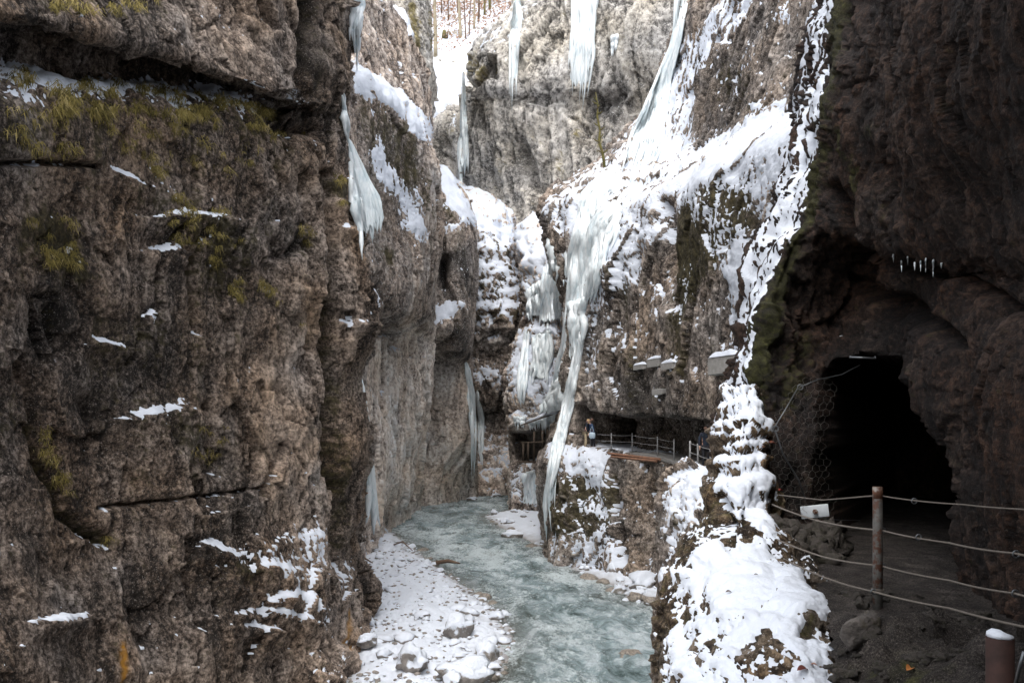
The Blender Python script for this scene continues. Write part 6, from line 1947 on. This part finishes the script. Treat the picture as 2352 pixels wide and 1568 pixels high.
def person(label, loc, yaw, lean, head_tilt, coat, trousers, hair, hair_kind, arms, H=1.75, step=0.06, coat_len=0.80):
    root = empty('person', loc)
    root.rotation_euler = (0, 0, yaw)
    props(root, label, 'person', 'people on the walkway')
    k = H / 1.75
    def S(x, y, z): return (x * k, y * k, z * k)
    def sp(z): return lean * max(0, z - 0.95) ** 1.3            # forward (-y) bend of the spine
    n, e = [], []
    n.append((*S(0, 0, 0.97), (0.15, 0.11)))                    # pelvis
    c1 = chain(n, e, 0, [(*S(0, -sp(1.15), 1.15), (0.14, 0.10)), (*S(0, -sp(1.36), 1.36), (0.17, 0.11))])
    nk = chain(n, e, c1, [(*S(0, -sp(1.48), 1.48), 0.055), (*S(0, -sp(1.55) - 0.01, 1.545), 0.05)])
    hd = chain(n, e, nk, [(*S(0, -sp(1.62) - 0.02 - head_tilt * 0.03, 1.615), (0.072, 0.085)), (*S(0, -sp(1.69) - 0.015 - head_tilt * 0.06, 1.69), (0.076, 0.092)), (*S(0, -sp(1.73) - head_tilt * 0.07, 1.745), (0.05, 0.06))])
    legs = []
    for s in (-1, 1):
        f = step * s
        hip, knee, ank = (s * 0.09, 0, 0.90), (s * 0.10, f * 0.6 - 0.02, 0.50), (s * 0.10, f + 0.02, 0.09)
        legs.append((hip, knee, ank))
        chain(n, e, 0, [(*S(*hip), 0.085), (*S(*knee), 0.058), (*S(*ank), 0.040), (*S(s * 0.105, f - 0.10, 0.04), (0.04, 0.03))])
    wr = []
    for s, (el, wrist) in zip((-1, 1), arms):
        sh = (s * 0.185, -sp(1.40), 1.41)
        last = chain(n, e, c1, [(*S(*sh), 0.06), (*S(*el), 0.045), (*S(*wrist), 0.030)])
        dv = Vector(wrist) - Vector(el)
        hand(n, e, last, S(*wrist), dv, Vector((0, -1, 0)) if abs(dv.normalized().y) < 0.8 else Vector((1, 0, 0)))
        wr.append((sh, el, wrist))
    body = skin_obj('body', n, e, M_SKIN, root)
    hc = Vector(S(0, -sp(1.68) - 0.015 - head_tilt * 0.05, 1.665))
    # face
    mbf = MB()
    mbf.tube([hc + Vector((0, -0.088, 0.02)) * k, hc + Vector((0, -0.115, -0.018)) * k, hc + Vector((0, -0.09, -0.026)) * k], [0.008, 0.014, 0.01], 6)
    mbf.build('nose', M_SKIN, body)
    for s in (-1, 1):
        MB().tube([hc + Vector((s * 0.032, -0.083, 0.018)) * k, hc + Vector((s * 0.032, -0.094, 0.018)) * k], [0.011, 0.006], 8).build('eye', M_EYE, body)
        MB().tube([hc + Vector((s * 0.074, 0.01, 0.025)) * k, hc + Vector((s * 0.088, 0.018, 0.0)) * k, hc + Vector((s * 0.076, 0.008, -0.03)) * k], [0.012, 0.017, 0.010], 6).build('ear', M_SKIN, body)
    MB().tube([hc + Vector((-0.026, -0.084, -0.05)) * k, hc + Vector((0, -0.092, -0.052)) * k, hc + Vector((0.026, -0.084, -0.05)) * k], [0.004, 0.007, 0.004], 6).build('mouth', plain_mat('lips', (0.40, 0.16, 0.13), 0.6), body)
    # clothes
    cn, ce = [], []
    zb = coat_len
    cn.append((*S(0, 0, 1.0), (0.175, 0.135)))
    chain(cn, ce, 0, [(*S(0, 0.005, zb), (0.19, 0.145))])
    t1 = chain(cn, ce, 0, [(*S(0, -sp(1.2), 1.2), (0.17, 0.13)), (*S(0, -sp(1.37), 1.37), (0.195, 0.135))])
    chain(cn, ce, t1, [(*S(0, -sp(1.47), 1.475), 0.085), (*S(0, -sp(1.53), 1.515), 0.075)])
    for (sh, el, wrist) in wr:
        w2 = tuple(Vector(el).lerp(Vector(wrist), 0.92))
        chain(cn, ce, t1, [(*S(*sh), 0.082), (*S(*el), 0.066), (*S(*w2), 0.050)])
    skin_obj('jacket', cn, ce, coat, root)
    tn, te = [(*S(0, 0, 0.97), (0.165, 0.125))], []
    for (hip, knee, ank) in legs:
        chain(tn, te, 0, [(*S(*hip), 0.10), (*S(*knee), 0.078), (*S(ank[0], ank[1], 0.12), 0.068)])
    skin_obj('trousers', tn, te, trousers, root)
    for (hip, knee, ank) in legs:
        sn_, se_ = [(*S(ank[0], ank[1] + 0.02, 0.09), 0.05)], []
        chain(sn_, se_, 0, [(*S(ank[0], ank[1] - 0.05, 0.05), (0.048, 0.045)), (*S(ank[0], ank[1] - 0.16, 0.04), (0.042, 0.035))])
        skin_obj('shoe', sn_, se_, M_SHOE, root)
    bm = bmesh.new()
    bmesh.ops.create_uvsphere(bm, u_segments=20, v_segments=14, radius=1)
    dl = [v for v in bm.verts if (v.co.y < -0.35 and v.co.z < 0.42) or v.co.z < (-0.35 if hair_kind == 'short' else -0.8)]
    bmesh.ops.delete(bm, geom=dl, context='VERTS')
    for v in bm.verts:
        c = v.co
        long_ = 1.0
        if hair_kind == 'long' and c.z < 0:
            long_ = 1.0 + 1.3 * min(1, -c.z)
        v.co = hc + Vector((c.x * 0.094, c.y * 0.104 + 0.012, 0.015 + c.z * 0.105 * long_)) * k
    me = bpy.data.meshes.new('hair'); bm.to_mesh(me); bm.free()
    me.polygons.foreach_set('use_smooth', [True] * len(me.polygons))
    me.materials.append(hair)
    hr = link(bpy.data.objects.new('hair', me), root)
    sm = hr.modifiers.new('thick', 'SOLIDIFY'); sm.thickness = 0.012
    return root


fp = P(1345, 1031, 46.3)
z0 = fp.z + 0.03
person('person in dark jacket and tan trousers leaning over at the walkway railing', (fp.x, fp.y, z0), math.radians(70), 0.42, 1.2, M_JACK, M_TROU, M_HAIRD, 'short',
       [((-0.27, -0.16, 1.14), (-0.20, -0.30, 0.98)), ((0.25, -0.10, 1.12), (0.16, -0.22, 0.90))], 1.78)
fp2 = P(1360, 1031, 45.9)
person('fair-haired person in blue coat bending toward the one in tan trousers', (fp2.x + 0.06, fp2.y, z0), math.radians(-75), 0.40, 1.0, M_JACKB, M_DTROU, M_HAIRB, 'long',
       [((-0.25, -0.08, 1.12), (-0.17, -0.20, 0.92)), ((0.25, -0.06, 1.12), (0.22, -0.12, 0.88))], 1.68, 0.05, 0.78)
bp = P(1360, 999, 45.4)
root = empty('bag', bp)
props(root, 'pale blue bag hanging from the fair-haired person', 'bag')
bm = bmesh.new()
bmesh.ops.create_uvsphere(bm, u_segments=20, v_segments=14, radius=1)
for v in bm.verts:
    c = v.co
    v.co = Vector((math.copysign(abs(c.x) ** 0.7, c.x) * 0.19, math.copysign(abs(c.y) ** 0.8, c.y) * 0.10, math.copysign(abs(c.z) ** 0.75, c.z) * 0.20 * (1.0 if c.z < 0 else 0.85)))
me = bpy.data.meshes.new('pouch'); bm.to_mesh(me); bm.free()
me.polygons.foreach_set('use_smooth', [True] * len(me.polygons)); me.materials.append(M_BAG)
link(bpy.data.objects.new('pouch', me), root)
MB().tube([(-0.12, 0, 0.12), (-0.09, 0.05, 0.32), (0.0, 0.12, 0.50), (0.07, 0.06, 0.32), (0.12, 0, 0.12)], 0.012, 6).build('strap', M_BAG, root)
fp3 = P(1627, 1072, 31.8)
person('person in dark clothes standing in the shadowed arch at the near end of the gallery', (fp3.x, fp3.y + 0.4, P(1627, 1078, 31.8).z), math.radians(-10), 0.1, 0.2, M_JACK, M_DTROU, M_HAIRD, 'short',
       [((-0.27, -0.02, 1.12), (-0.25, -0.10, 0.90)), ((0.27, -0.02, 1.12), (0.25, -0.10, 0.90))], 1.75, 0.03)
